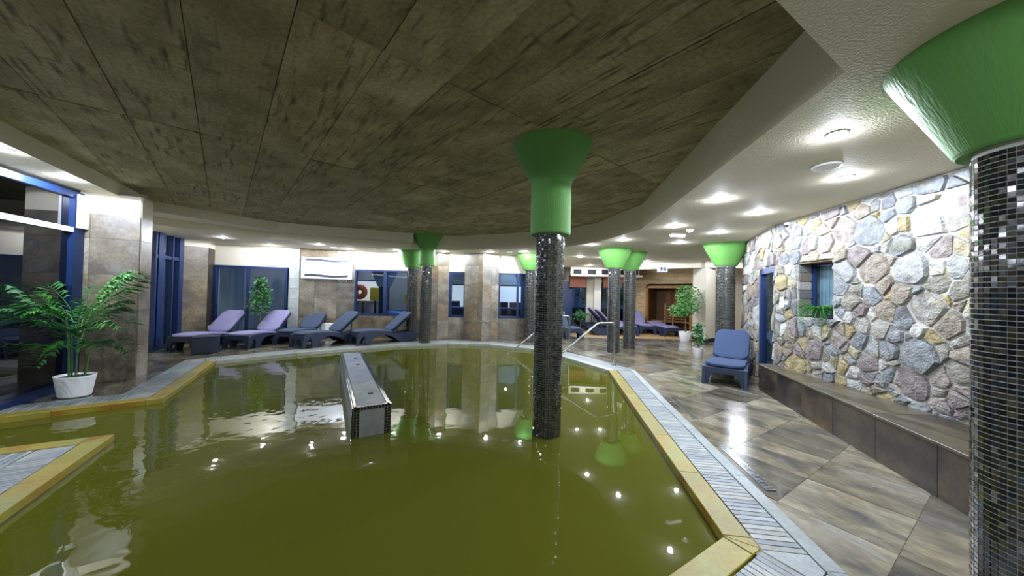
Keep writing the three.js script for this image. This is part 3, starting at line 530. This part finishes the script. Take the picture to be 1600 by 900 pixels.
// ---------- concrete jet block in the pool ----------
{
  const a = [-1.32, 3.66], f = [-2.98, 6.6], w = .37, L = wlen(a, f), g = thing('jet_block', 'grey tiled massage jet block with black mosaic edges rising from the water', 'jet block', a[0], a[1], 0, Math.atan2(f[1] - a[1], f[0] - a[0]));
  // local x along the block, local z towards the left flank; width lies at -z
  const H = .25, W = .36, B = -1.3, gm = [0xaab4ba, 0x96a2ac, 0xb6bab6].map(c => std({ map: T.rust, color: c, roughness: .6 })), mat2 = [0x8d9296, 0x818a92, 0x979994].map(c => std({ map: T.grey, color: c, roughness: .6 }));
  mesh('core', box(L, H - B - .01, W, L / 2, (H + B) / 2, -W / 2), M.tileGrout, g);
  for (let x = .03; x < L - .05; x += .5) { const x1 = Math.min(x + .496, L - .03); for (const z of [.004, -W - .004]) mesh('side_tile', box(x1 - x, H + .32, .012, (x + x1) / 2, (H - .03 - .35) / 2, z, rr(0, 5), rr(0, 5)), mat2[Math.floor(rnd() * 3)], g); mesh('top_tile', box(x1 - x, .012, W - .07, (x + x1) / 2, H, -W / 2, rr(0, 5), rr(0, 5)), mat2[Math.floor(rnd() * 3)], g); }
  mesh('end_tile', box(.012, H + .32, W - .1, -.004, (H - .03 - .35) / 2, -W / 2), mat2[2], g); mesh('end_tile', box(.012, H + .32, W - .1, L + .004, (H - .03 - .35) / 2, -W / 2), gm[0], g);
  const ms = [], q = .03, t = .0245, add = (x, y, z, ax) => ms.push(ax === 'y' ? box(t, .008, t, x, y, z) : ax === 'z' ? box(t, t, .008, x, y, z) : box(.008, t, t, x, y, z));
  for (let x = .012; x < L; x += q) for (const z of [-.015, -W + .015]) { add(x, H + .003, z, 'y'); add(x, H - .012, z > -.1 ? .008 : -W - .008, 'z'); }
  for (let z = -.012; z > -W; z -= q) { add(.012, H + .003, z, 'y'); add(-.008, H - .012, z, 'x'); add(L - .012, H + .003, z, 'y'); }
  for (let y = H - .012; y > -.3; y -= q) for (let k = 0; k < 2; k++) { add(-.008, y, -.012 - k * q, 'x'); add(-.008, y, -W + .012 + k * q, 'x'); add(.012 + k * q, y, .014, 'z'); add(.012 + k * q, y, -W - .014, 'z'); add(L - .012 - k * q, y, .014, 'z'); }
  const mo = mesh('mosaic_edging', merge(ms), phys({ color: 0x0d0f12, roughness: .15, clearcoat: 1 }), g); mo.userData.kind = 'stuff'; mo.userData.label = 'black mosaic edging';
  for (const x of [.45, 2.2, 2.75]) { const js = []; for (let k = 0; k < 4; k++) { const b = box(.06, .006, .008); b.rotateY(k * Math.PI / 4); b.translate(x, H + .009, -W / 2 + .03); js.push(b); } mesh('jet_nozzle', merge(js), M.dark, g); }
}

// ---------- steel handrails ----------
function rail(p, end, label) {
  const g = thing('steel_handrail', label, 'handrail', p[0], p[1], 0, 0, 'pool handrails'), dx = end[0] - p[0], dz = -(end[1] - p[1]), l = Math.hypot(dx, dz), u = [dx / l, dz / l], at = (s, y) => [u[0] * s, y, u[1] * s];
  const key = [at(0, 0), at(0, .91), at(.46, .91), at(l, -.1), at(l, -.6)].map(q => new THREE.Vector3(...q)), cp = new THREE.CurvePath(); let last = key[0];
  for (let k = 1; k < key.length; k++) { if (k === key.length - 1) { cp.add(new THREE.LineCurve3(last, key[k])); break; } const a = key[k].clone().lerp(last, .06 / key[k].distanceTo(last)), b = key[k].clone().lerp(key[k + 1], .06 / key[k].distanceTo(key[k + 1])); cp.add(new THREE.LineCurve3(last, a)); cp.add(new THREE.QuadraticBezierCurve3(a, key[k], b)); last = b; }
  mesh('rail', new THREE.TubeGeometry(cp, 140, .021, 10), M.steel, g);
  mesh('base_flange', cyl(.05, .045, .015, 0, 0, 0), M.steel, g);
}
rail([2.22, 7.1], [.35, 6.15], 'polished steel handrail in front of the paired columns');
rail([1.6, 9.05], [-.1, 8.45], 'polished steel handrail behind the pool column');

// ---------- loungers ----------
function pad(len, wid, th, bend, cr = .12) {
  const g = new THREE.BoxGeometry(len, th, wid, 24, 2, 10), p = g.attributes.position;
  for (let i = 0; i < p.count; i++) {
    let x = p.getX(i), y = p.getY(i), z = p.getZ(i);
    const hx = len / 2 - cr, hz = wid / 2 - cr; if (Math.abs(x) > hx && Math.abs(z) > hz) { const ex = (Math.abs(x) - hx) / cr, ez = (Math.abs(z) - hz) / cr, m = Math.max(ex, ez), r = Math.hypot(ex, ez), k = m / r; x = Math.sign(x) * (hx + ex * k * cr); z = Math.sign(z) * (hz + ez * k * cr); }
    const ed = Math.min(len / 2 - Math.abs(p.getX(i)), wid / 2 - Math.abs(p.getZ(i))), e = clamp(ed / .035); y *= .55 + .45 * Math.sqrt(1 - (1 - e) * (1 - e));
    p.setXYZ(i, x, y + bend(x + len / 2), z);
  }
  g.computeVertexNormals(); return g;
}
const seatY = x => .315 + .035 * Math.sin((x + .1) * 3.1) - .02 * x;
function sideShape() {
  const s = new THREE.Shape(); s.moveTo(-.02, .0); s.lineTo(.03, 0); s.quadraticCurveTo(.08, .2, .18, .25); s.quadraticCurveTo(.24, .16, .21, 0); s.lineTo(.36, 0);
  s.quadraticCurveTo(.4, .25, .66, .255); s.quadraticCurveTo(.95, .24, 1.14, .05); s.quadraticCurveTo(1.3, -.01, 1.45, .0); s.quadraticCurveTo(1.68, .06, 1.8, .24); s.quadraticCurveTo(1.79, .29, 1.72, .29);
  s.quadraticCurveTo(1.3, .2, .95, seatY(.95) - .02); s.quadraticCurveTo(.55, seatY(.5) + .03, .1, seatY(.1) - .01); s.quadraticCurveTo(.0, .32, .01, .24); s.closePath();
  return new THREE.ExtrudeGeometry(s, { depth: .04, bevelEnabled: true, bevelSize: .008, bevelThickness: .008, bevelSegments: 2, curveSegments: 8 });
}
const sideG = sideShape();
const deckG = (() => { const g = new THREE.BoxGeometry(1.75, .03, .58, 24, 1, 1), p = g.attributes.position; for (let i = 0; i < p.count; i++) { const x = p.getX(i) + .875; p.setXYZ(i, x + .02, p.getY(i) + (x < 1 ? seatY(x) - .03 : seatY(1) - .03 - (x - 1) * .06), p.getZ(i)); } g.computeVertexNormals(); return g; })();
const apronG = (() => { const s = new THREE.Shape(); s.moveTo(-.31, 0); s.lineTo(-.31, .3); s.lineTo(.31, .3); s.lineTo(.31, 0); s.lineTo(.24, 0); s.quadraticCurveTo(.22, .2, .14, .21); s.lineTo(-.14, .21); s.quadraticCurveTo(-.22, .2, -.24, 0); s.closePath(); const g = new THREE.ExtrudeGeometry(s, { depth: .04, bevelEnabled: true, bevelSize: .006, bevelThickness: .006, bevelSegments: 1 }); g.rotateY(-Math.PI / 2); g.translate(.05, 0, 0); return g; })();
function lounger(x, d, hx, hd, label, group, cush, angle = .7, small = false) {
  const g = thing('sun_lounger', label, 'sun lounger', x, d, 0, Math.atan2(hd, hx), group);   // base point: middle of the foot end, local +x towards the head
  const s1 = mesh('side_rail', sideG, M.wicker, g); s1.position.z = .28; const s2 = mesh('side_rail', sideG, M.wicker, g); s2.position.z = -.32;
  mesh('deck', deckG, M.wicker, g); mesh('foot_apron', apronG, M.wicker, g);
  const hinge = new THREE.Group(); const b = mesh('backrest', (() => { const q = pad(.8, .6, .035, () => 0, .14); q.translate(.4, 0, 0); return q; })(), M.wicker, g); b.position.set(.98, .3, 0); b.rotation.z = angle;
  const bc = mesh('back_cushion', (() => { const q = pad(.8, .57, .06, t => .012 * Math.sin(t * 4), .15); q.translate(.41, .045, 0); return q; })(), cush, g); bc.position.set(.98, .3, 0); bc.rotation.z = angle;
  mesh('seat_cushion', (() => { const q = pad(1.08, .57, .06, t => seatY(t) + .02, .16); q.translate(.54, 0, 0); return q; })(), cush, g);
  for (const z of [.22, -.22]) mesh('support_strut', tube([[1.35, .2, z], [.98 + .5 * Math.cos(angle), .3 + .5 * Math.sin(angle) - .03, z]], .012, 2, 6), M.wicker, g);
  return g;
}
const LG = 'sun loungers around the pool', FG = 'far lounge loungers';
lounger(-7.55, 7.55, -.03, 1, 'lilac cushioned navy lounger behind the small cube table', LG, M.lilac);
lounger(-6.64, 7.98, .0, 1, 'lilac cushioned navy lounger right of the indoor tree', LG, M.lilac);
lounger(-5.98, 8.75, .0, 1, 'dark cushioned lounger tucked behind the lilac lounger', LG, M.slate);
lounger(-5.42, 8.35, .5, .87, 'dark blue lounger below the white wall unit', LG, M.slate);
lounger(-4.32, 9.05, .72, .69, 'dark blue lounger below the two-pane window', LG, M.slate);
lounger(3.62, 5.6, .62, .785, 'blue cushioned lounger at the tip of the tiled bench', LG, M.blueFabric, .66);
lounger(2.15, 11.1, -.3, .95, 'dark blue lounger behind the second handrail', FG, M.slate);
lounger(4.75, 12.6, -1, .0, 'lilac cushioned lounger in the far lounge, front of the row', FG, M.lilac, .85);
lounger(4.9, 13.32, -1, .0, 'lilac cushioned lounger in the far lounge, second of the row', FG, M.lilac, .85);
lounger(4.8, 14.05, -1, 0, 'lilac cushioned lounger under the far white pillar', FG, M.lilac, .85);
lounger(4.95, 14.76, -1, 0, 'lilac cushioned lounger closest to the far dusk window', FG, M.lilac, .85);
lounger(5.36, 12.9, 0, 1, 'blue-lilac lounger by the wood-clad wall, left of the pair', FG, M.lilac);
lounger(6.02, 12.3, 0, 1, 'blue-lilac lounger by the wood-clad wall, next to the sauna alcove', FG, M.lilac, .1);
{
  const t = thing('cube_table', 'dark wicker cube side table between the lilac loungers', 'side table', -6.9, 7.5, 0, .6); mesh('body', rbox(.42, .36, .42, .02, 0, .18, 0), M.wicker, t); mesh('top', rbox(.44, .025, .44, .01, 0, .37, 0), M.wicker, t);
}

// ---------- wall fittings ----------
{
  const a = [-6.45, 10.0], b = [-4.95, 10.38], th = Math.atan2(b[1] - a[1], b[0] - a[0]);
  const u = thing('wall_air_unit', 'long white wall air unit with wavy dark grilles', 'air conditioner', -5.68, 10.12, 1.8, th);
  const casing = mesh('casing', rbox(1.4, .66, .16, .025, 0, .33, 0), M.white, u);
  const wave = (y, w) => { const q = []; for (const k of [-1, 0, 1]) q.push(tube(Array.from({ length: 12 }, (_, i) => [-w / 2 + i / 11 * w, y + k * .024 + .018 * Math.sin(i / 11 * 6.28 + .6), .078]), .012, 24, 5)); return merge(q); };
  mesh('grille', wave(.57, 1.15), std({ color: 0x5a6470, roughness: .5 }), casing); mesh('grille', wave(.1, 1.2), std({ color: 0x3c4450, roughness: .5 }), casing); mesh('pipe', merge([cyl(.01, .01, .08, .55, -.07, 0), tube([[.3, -.01, 0], [.38, -.05, .02], [.46, -.04, .02], [.5, -.01, 0]], .006, 12, 6)]), M.white, u);
  const r = thing('wall_radiator', 'low white panel radiator behind the dark blue lounger', 'radiator', -5.72, 10.1, .1, th); mesh('panel', rbox(.75, .36, .05, .012, 0, .18, 0), M.white, r); for (let k = 0; k < 6; k++) mesh('rib', box(.02, .32, .012, -.3 + k * .12, .18, .03), M.white, r);
  const s = thing('wall_socket', 'small white wall socket low on the dark corner tiles', 'socket', -8.34, 9.08, .3, Math.atan2(.45, -.25) + 0); mesh('plate', rbox(.08, .12, .012, .004, 0, .06, .02), M.white, s); mesh('face', cyl(.02, .02, .006, 0, .05, .026), M.ringGrey, s);
  const sg = thing('wall_card', 'small white card fixed to the fieldstone wall beside the window', 'sign', 4.26, 5.1, 1.36, -1.46 + Math.PI * 0); sg.rotation.y = Math.atan2(-3.22, -.37); { const q = new THREE.Shape([[-.05, 0], [.05, .02], [.035, .17], [-.025, .17]].map(p => new THREE.Vector2(...p))); const e = new THREE.ExtrudeGeometry(q, { depth: .012, bevelEnabled: false }); e.translate(0, 0, .075); mesh('card', e, M.white, sg); mesh('bracket', box(.03, .05, .08, 0, .08, .035), M.white, sg); }
  const cm = thing('security_camera', 'small round white camera at the top of the fieldstone wall', 'camera', 4.22, 5.0, 2.6, -1.7); mesh('mount', cyl(.035, .035, .03, 0, .03, .05), M.white, cm); mesh('eye', new THREE.SphereGeometry(.028, 14, 10).translate(0, .02, .06), M.dark, cm);
}
// floor drains
function drain(a, b, label) {
  const L = wlen(a, b), g = thing('floor_drain', label, 'drain', a[0], a[1], 0, Math.atan2(b[1] - a[1], b[0] - a[0])); mesh('channel', box(L, .004, .07, L / 2, .001, 0), M.dark, g);
  for (let k = 0; k < L / .022; k++) mesh('bar', box(.013, .006, .066, .011 + k * .022, .003, 0), M.steel, g); mesh('rim', merge([box(L, .007, .006, L / 2, .003, .035), box(L, .007, .006, L / 2, .003, -.035)]), M.steel, g);
}
drain([2.16, 3.36], [2.06, 2.6], 'slotted steel floor drain beside the pool rim, close to the bench');
drain([2.42, 4.95], [2.3, 4.1], 'slotted steel floor drain beside the pool rim, close to the blue lounger');

// ---------- plants ----------
function frondGeo(L, lift, droop, width, n, wid = .006) {      // feather leaf growing along +x
  const P = [], q = t => new THREE.Vector3(L * (t - .12 * t * t), lift * t - droop * t * t, 0); const V = [];
  const quad = (a, b, c, d) => V.push(a, b, c, a, c, d);
  for (let k = 0; k < 14; k++) { const a = q(k / 14), b = q((k + 1) / 14), w = .006 * (1 - k / 16); quad(new THREE.Vector3(a.x, a.y, -w), new THREE.Vector3(b.x, b.y, -w), new THREE.Vector3(b.x, b.y, w), new THREE.Vector3(a.x, a.y, w)); quad(new THREE.Vector3(a.x, a.y - w, 0), new THREE.Vector3(b.x, b.y - w, 0), new THREE.Vector3(b.x, b.y + w, 0), new THREE.Vector3(a.x, a.y + w, 0)); }
  for (let k = 0; k < n; k++) for (const s of [-1, 1]) {
    const t = .3 + .7 * k / (n - 1), o = q(t), len = width * Math.sin(Math.PI * Math.min(1, (t - .2) / .85) * .82 + .35), f = .55 + t * .5, up = rr(.15, .5), w = wid;
    const tip = new THREE.Vector3(o.x + len * Math.cos(1.25 - f * .45), o.y + len * up - len * .25, s * len * Math.sin(1.25 - f * .45)), mid = o.clone().lerp(tip, .5); mid.y += len * .14;
    const sx = new THREE.Vector3(w, .004, -s * w * .4); const m1 = mid.clone().add(sx), m2 = mid.clone().sub(sx);
    V.push(o, m1, m2, m1, tip, m2);
  }
  const g = new THREE.BufferGeometry().setFromPoints(V); g.setAttribute('uv', new THREE.Float32BufferAttribute(new Float32Array(V.length * 2), 2)); g.computeVertexNormals(); return g;
}
{
  const g = thing('potted_palm', 'large feathery palm in a white pot beside the side glazing', 'palm', -5.8, 4.42);
  const pot = new THREE.LatheGeometry([[0, 0], [.135, 0], [.15, .02], [.185, .26], [.19, .28], [.175, .28], [.165, .25], [0, .25]].map(p => new THREE.Vector2(...p)), 28); pot.scale(1.08, 1, .9);
  mesh('soil', cyl(.165, .165, .01, 0, .245, 0), M.soil, mesh('pot', pot, M.whitePot, g));
  const st = [[-.05, 0, .62], [.03, .02, .8], [.07, -.04, .5], [-.02, .05, .9]];
  for (const [x, z, h] of st) mesh('stem', tube([[x, .24, z], [x * 1.3, .24 + h * .5, z * 1.3], [x * 1.9, .24 + h, z * 1.9]], .011, 10, 6), std({ color: 0x3d6a2c, roughness: .6 }), g);
  const spec = [[3.0, .75, .75, .55, .95], [2.7, .7, .45, .5, .75], [3.5, .7, .3, .55, .7], [.25, .6, .7, .35, .9], [.0, .6, .25, .35, .7], [-.5, .5, .3, .5, .6], [.6, .55, .75, .4, .95], [1.4, .55, .8, .45, .95], [2.1, .6, .7, .5, .9], [4.1, .6, .45, .55, .7], [4.8, .5, .55, .55, .75], [5.5, .55, .35, .6, .65], [.3, .5, .15, .5, .5], [3.2, .5, .1, .45, .45], [1.0, .5, .5, .5, .75], [5.0, .45, .1, .4, .5]];
  for (let k = 0; k < 9; k++) spec.push([k * 2.4 + .3, rr(.5, .75), rr(.5, 1), rr(.5, .75), rr(.25, .85)]);
  for (let k = 0; k < 6; k++) spec.push([k * 1.05 + .2, rr(.38, .5), rr(.7, 1), rr(.4, .55), rr(.45, .7)]);
  for (const f of spec) { const a = Math.atan2(Math.sin(f[0]), Math.cos(f[0])); if (a > .5 && a < 2.5) f[1] = Math.min(f[1], .42); }   // fronds stay clear of the pier
  spec.forEach(([a, L, li, dr, h], i) => { const f = mesh('frond', frondGeo(L * 1.12, li * 1.2 + .1, dr, L < .45 ? .24 : .36, 13, .019), M.leaf[i % 3], g); f.position.set(.03 * Math.cos(a), .24 + h * .85, -.03 * Math.sin(a)); f.rotation.y = a; });
}
function crown(balls, n, size) {
  const V = []; for (let k = 0; k < n; k++) {
    const b = balls[Math.floor(rnd() * balls.length)], u = rr(-1, 1), a = rr(0, 6.283), q = Math.sqrt(1 - u * u), r = Math.pow(rnd(), .45);
    const c = new THREE.Vector3(b[0] + b[3] * r * q * Math.cos(a), b[1] + b[4] * r * u, b[2] + b[3] * r * q * Math.sin(a)), d = new THREE.Vector3(rr(-1, 1), rr(-.9, .4), rr(-1, 1)).normalize(), s = new THREE.Vector3(rr(-1, 1), rr(-1, 1), rr(-1, 1)).cross(d).normalize(), L = size * rr(.7, 1.3), w = L * .24;
    const tip = c.clone().addScaledVector(d, L), m = c.clone().addScaledVector(d, L * .45), m1 = m.clone().addScaledVector(s, w), m2 = m.clone().addScaledVector(s, -w); V.push(c, m1, m2, m1, tip, m2);
  }
  const g = new THREE.BufferGeometry().setFromPoints(V); g.setAttribute('uv', new THREE.Float32BufferAttribute(new Float32Array(V.length * 2), 2)); g.computeVertexNormals(); return g;
}
function tree(name, label, x, d, potR, potH, potMat, trunkH, balls, n, size, mats) {
  const g = thing(name, label, 'plant', x, d); const pot = new THREE.LatheGeometry([[0, 0], [potR * .78, 0], [potR, potH], [potR * .92, potH], [potR * .88, potH * .88], [0, potH * .88]].map(p => new THREE.Vector2(...p)), 24);
  mesh('soil', cyl(potR * .85, potR * .85, .01, 0, potH * .87, 0), M.soil, mesh('pot', pot, potMat, g));
  if (trunkH) { mesh('trunk', tube([[0, potH * .8, 0], [.02, potH + trunkH * .5, .01], [-.01, potH + trunkH, 0]], .018, 10, 7), M.bark, g); mesh('trunk', tube([[.04, potH * .8, .02], [.01, potH + trunkH * .5, -.02], [.03, potH + trunkH * .9, .02]], .013, 10, 7), M.bark, g); }
  mats.forEach((m, i) => { const f = mesh('foliage', crown(balls, Math.round(n / mats.length), size), m, g); f.userData.kind = 'stuff'; });
  return g;
}
tree('indoor_tree', 'dark leafy indoor tree between the lilac loungers before the glazing', -7.05, 9.25, .17, .28, M.dark, .55, [[0, 1.08, 0, .32, .3], [.02, 1.35, 0, .24, .3], [0, 1.62, 0, .12, .18]], 900, .1, [M.ficusDark, M.ficus[0]]);
tree('ficus_tree', 'bright green two-tier ficus in a white pot beside the white pillar', 5.9, 11.2, .2, .33, M.whitePot, .75, [[.05, 1.58, 0, .4, .36], [-.14, 1.05, 0, .4, .24], [.08, 1.2, .05, .38, .3]], 1300, .1, M.ficus);
tree('small_plant', 'small leafy plant in a grey pot behind the blue lounger', 4.62, 8.15, .12, .26, M.ringGrey, .1, [[0, .52, 0, .2, .24], [0, .72, 0, .12, .15]], 260, .09, [M.ficusDark, M.ficus[0]]);
tree('small_plant', 'leafy plant between the backs of the far lounge loungers', 2.7, 12.96, .1, .3, M.dark, .12, [[0, .68, 0, .24, .2]], 260, .12, [M.ficusDark, M.ficus[0]]);
tree('small_plant', 'leafy plant on a dark stand in front of the ivory wall', 7.75, 12.2, .12, .6, M.dark, .12, [[0, 1.0, 0, .26, .2]], 220, .12, [M.ficusDark, M.ficus[0]]);
{ // fern on the sill
  const g = thing('hanging_fern', 'bright green fern spilling over the sill of the stone wall window', 'fern', 4.31, 4.6, 1.25); mesh('pot', cyl(.06, .08, .1, 0, .0, 0), M.dark, g);
  for (let k = 0; k < 46; k++) { const a = rr(0, 6.283), L = rr(.2, .36), e = rr(.2, .5); const f = mesh('frond', frondGeo(L, L * e * 2.4, L * 1.15 + rr(0, .14) * (Math.cos(a) < -.2 ? 1.4 : .3), .05, 9), std({ color: [0x34782a, 0x468c32, 0x286a26][k % 3], roughness: .6, side: THREE.DoubleSide }), g); f.position.set(0, .1, 0); f.rotation.y = a; }
}

// ---------- sauna alcove ----------
{
  const p0 = [5.5, 15.3], p1 = [7.42, 13.0], g = new THREE.Group(); g.name = numbered('sauna_alcove'); g.position.set(p0[0], 0, -p0[1]); g.rotation.y = Math.atan2(p1[1] - p0[1], p1[0] - p0[0]); scene.add(g); tag(g, 'dark wooden sauna alcove with slatted benches and timber frame', 'sauna');
  const fr = std({ map: T.wood, color: 0xc9a066, roughness: .5 }), dk = std({ map: T.wood, color: 0x6d5236, roughness: .6 }), x0 = .8, x1 = 2.75;
  mesh('frame_post', box(.1, 1.95, .14, x0 + .05, .97, .04), fr, g); mesh('frame_post', box(.1, 1.95, .14, x1 - .05, .97, .04), fr, g); mesh('frame_head', box(x1 - x0, .1, .14, (x0 + x1) / 2, 1.9, .04), fr, g);
  mesh('back_wall', box(x1 - x0, 1.95, .04, (x0 + x1) / 2, .97, -.85), dk, g); mesh('side_wall', box(.04, 1.95, .85, x0 + .02, .97, -.42), dk, g); mesh('side_wall', box(.04, 1.95, .85, x1 - .02, .97, -.42), dk, g); mesh('roof', box(x1 - x0, .04, .85, (x0 + x1) / 2, 1.95, -.42), dk, g);
  for (let k = 0; k < 10; k++) for (let j = 0; j < 6; j++) mesh('wall_block', box(.14, .075, .03, x0 + .6 + k * .145 + (j % 2) * .05, 1.25 + j * .09, -.81), std({ map: T.wood, color: [0x9a7450, 0x7c5c3e, 0xb08a60][(k * 7 + j * 3) % 3] }), g);
  for (let k = 0; k < 7; k++) mesh('slat', box(.85, .05, .03, x0 + 1.15, .45 + k * .105, -.3), std({ map: T.wood, color: 0xa88a60 }), g);
  mesh('upright', box(.06, 1.2, .05, x0 + .72, .6, -.26), fr, g); mesh('upright', box(.06, 1.2, .05, x0 + 1.05, .6, -.26), fr, g); mesh('bench', box(1.8, .05, .5, (x0 + x1) / 2, .42, -.55), fr, g); mesh('threshold', box(x1 - x0, .06, .1, (x0 + x1) / 2, .03, .03), dk, g);
}

// ---------- things behind the windows ----------
{
  const bc = thing('blue_column', 'dark column with light blue flared capital behind the two-pane window', 'column', -4.8, 12.4); mesh('shaft', cyl(.19, .19, 1.65, 0, 0, 0, 28), std({ color: 0x243a5c, roughness: .3 }), bc); { const l = new THREE.LatheGeometry([[.2, 1.63], [.24, 1.65], [.5, 2.3], [.5, 2.72]].map(p => new THREE.Vector2(...p)), 32); mesh('capital', l, std({ color: 0xe4e8ea, roughness: .7 }), bc); }
  const bc2 = thing('blue_column', 'dark column with light blue flared capital behind the far lounge side window', 'column', .75, 13.9); mesh('shaft', cyl(.19, .19, 1.6, 0, 0, 0, 28), std({ color: 0x243a5c, roughness: .3 }), bc2); { const l = new THREE.LatheGeometry([[.2, 1.58], [.26, 1.6], [.62, 2.2], [.62, 2.72]].map(p => new THREE.Vector2(...p)), 32); mesh('capital', l, std({ color: 0xe4e8ea, roughness: .7 }), bc2); }
  const jz = thing('round_basin', 'round blue rimmed whirlpool behind the two-pane window', 'whirlpool', -3.75, 11.95); const rim = new THREE.TorusGeometry(.62, .09, 10, 40); rim.rotateX(Math.PI / 2); rim.translate(0, .72, 0); mesh('rim', rim, std({ color: 0x5e7fb8, roughness: .3 }), jz); mesh('body', cyl(.5, .62, .7, 0, 0, 0, 32), std({ color: 0x20304c, roughness: .5 }), jz);
  const lit = (x0, x1, y0, y1, d, c, label) => { const g = thing('lit_panel', label, 'window', (x0 + x1) / 2, d); mesh('pane', box(x1 - x0, y1 - y0, .02, 0, (y0 + y1) / 2, 0), std({ color: 0xffffff, emissive: c, emissiveIntensity: .75 }), g); mesh('frame', merge([box(x1 - x0, .05, .05, 0, y0, .02), box(x1 - x0, .05, .05, 0, y1, .02), box(.05, y1 - y0, .05, (x0 - x1) / 2, (y0 + y1) / 2, .02), box(.05, y1 - y0, .05, (x1 - x0) / 2, (y0 + y1) / 2, .02)]), M.navy, g); return g; };
  lit(-7.5, -6.2, .95, 1.95, 15.77, 0xe8e2cf, 'lit far window with orange and yellow play shapes');
  lit(-4.9, -4.2, .9, 1.85, 15.77, 0xdfe6d2, 'lit far window right of the blue capital');
  lit(-2.95, -2.2, .6, 1.85, 15.77, 0xf2f0ec, 'bright far opening seen through the narrow window');
  lit(-.6, .5, .6, 1.85, 15.77, 0xf2f0ec, 'bright far opening seen through the wide window');
  lit(-11.2 + 2.3, -8.5, .6, 2.0, 15.77, 0xb6c2bd, 'pale narrow panel with added glow seen through the tall glazing'); lit(-11 + 3.0, -7.75, .7, 1.9, 15.77, 0xaab8b4, 'pale slim panel with added glow beside the narrow one');  // plain pale wall panels, given a glow of their own
  const or = thing('orange_tube', 'orange curved tube slide shape in the far lit window', 'play shape', -7.05, 15.3, .95); { const t1 = new THREE.TorusGeometry(.22, .13, 10, 24); t1.translate(0, .45, 0); mesh('ring', t1, std({ color: 0xe0601c, roughness: .5 }), or); mesh('pipe', cyl(.13, .13, .5, -.25, .1, 0), std({ color: 0xd9551a, roughness: .5 }), or); mesh('support_leg', cyl(.04, .04, .96, -.25, -.95, 0), M.dark, or); mesh('support_leg', cyl(.04, .04, .96, .15, -.95, 0), M.dark, or); }
  const ye = thing('yellow_play_block', 'yellow rounded panel beside the orange tube', 'play shape', -6.35, 15.35, 1.0); mesh('panel', rbox(.5, .62, .1, .05, 0, .31, 0), std({ color: 0xf0c020, roughness: .5 }), ye); mesh('support_leg', cyl(.04, .04, 1.0, 0, -1.0, 0), M.dark, ye);
  const ye2 = thing('yellow_slide', 'small yellow slide in the lit window right of the blue capital', 'play shape', -4.6, 15.3, .9); { const s = new THREE.Shape([[-.3, 0], [.25, 0], [-.3, .5]].map(p => new THREE.Vector2(...p))); mesh('slope', new THREE.ExtrudeGeometry(s, { depth: .2, bevelEnabled: false }), std({ color: 0xf0c020, roughness: .5 }), ye2); mesh('support_leg', cyl(.04, .04, .9, -.1, -.9, .1), M.dark, ye2); }
  const chair = (x, d, label) => { const g = thing('dark_armchair', label, 'chair', x, d, 0, .2, 'chairs behind the windows'); mesh('seat', rbox(.5, .1, .5, .03, 0, .48, 0), M.slate, g); mesh('backrest', rbox(.5, .6, .08, .03, 0, .8, -.22), M.slate, g); for (const sx of [-.21, .21]) for (const sz of [-.2, .2]) mesh('leg', cyl(.02, .02, .44, sx, 0, sz), M.dark, g); };
  chair(-2.5, 14.4, 'dark armchair seen through the narrow window'); chair(-.35, 14.3, 'dark armchair on the left seen through the wide window'); chair(.2, 14.2, 'dark armchair on the right seen through the wide window');
  const ct = (x, label) => { const g = thing('blue_counter', label, 'counter', x, 13.2); mesh('top', rbox(1.3, .06, .5, .02, 0, .88, 0), std({ color: 0x3f73c8, roughness: .3 }), g); mesh('base', box(1.1, .85, .4, 0, .425, 0), std({ color: 0x1c2c48, roughness: .5 }), g); };
  ct(-2.3, 'blue topped counter behind the narrow window'); ct(-.15, 'blue topped counter behind the wide window');
  // dusk garden behind the far lounge
  const gd = mesh('ground', prism([[-14, 15.9], [16, 15.9], [16, 40], [-14, 40]], -.3, -.1), std({ color: 0x1a2620, roughness: 1 })); struct(gd, 'dark garden ground outside at dusk', 'ground');
  const gl = mesh('ground', prism([[-16, -6], [-5.2, -6], [-3.5, -3.3], [-6.7, 5.2], [-8.8, 8], [-8.8, 9.2], [-16, 9.2]], -.4, -.2), std({ color: 0x1a2620, roughness: 1 })); struct(gl, 'dark ground outside the side glazing', 'ground');
  const tr = (x, d, h, label) => { const g = thing('garden_tree', label, 'tree', x, d, -.1); mesh('trunk', tube([[0, 0, 0], [.08, h * .4, 0], [0, h * .7, .05]], .06, 10, 6), M.bark, g); const f = mesh('foliage', crown([[0, h * .75, 0, .8, .6], [.5, h * .6, 0, .5, .4], [-.4, h * .62, 0, .5, .4]], 500, .22), M.ficusDark, g); f.userData.kind = 'stuff'; };
  tr(4.4, 17.5, 2.6, 'dark garden tree behind the far dusk window'); tr(6.7, 18.5, 2.4, 'dark garden bush tree behind the far side of the dusk window');
}

renderer.render(scene, camera);
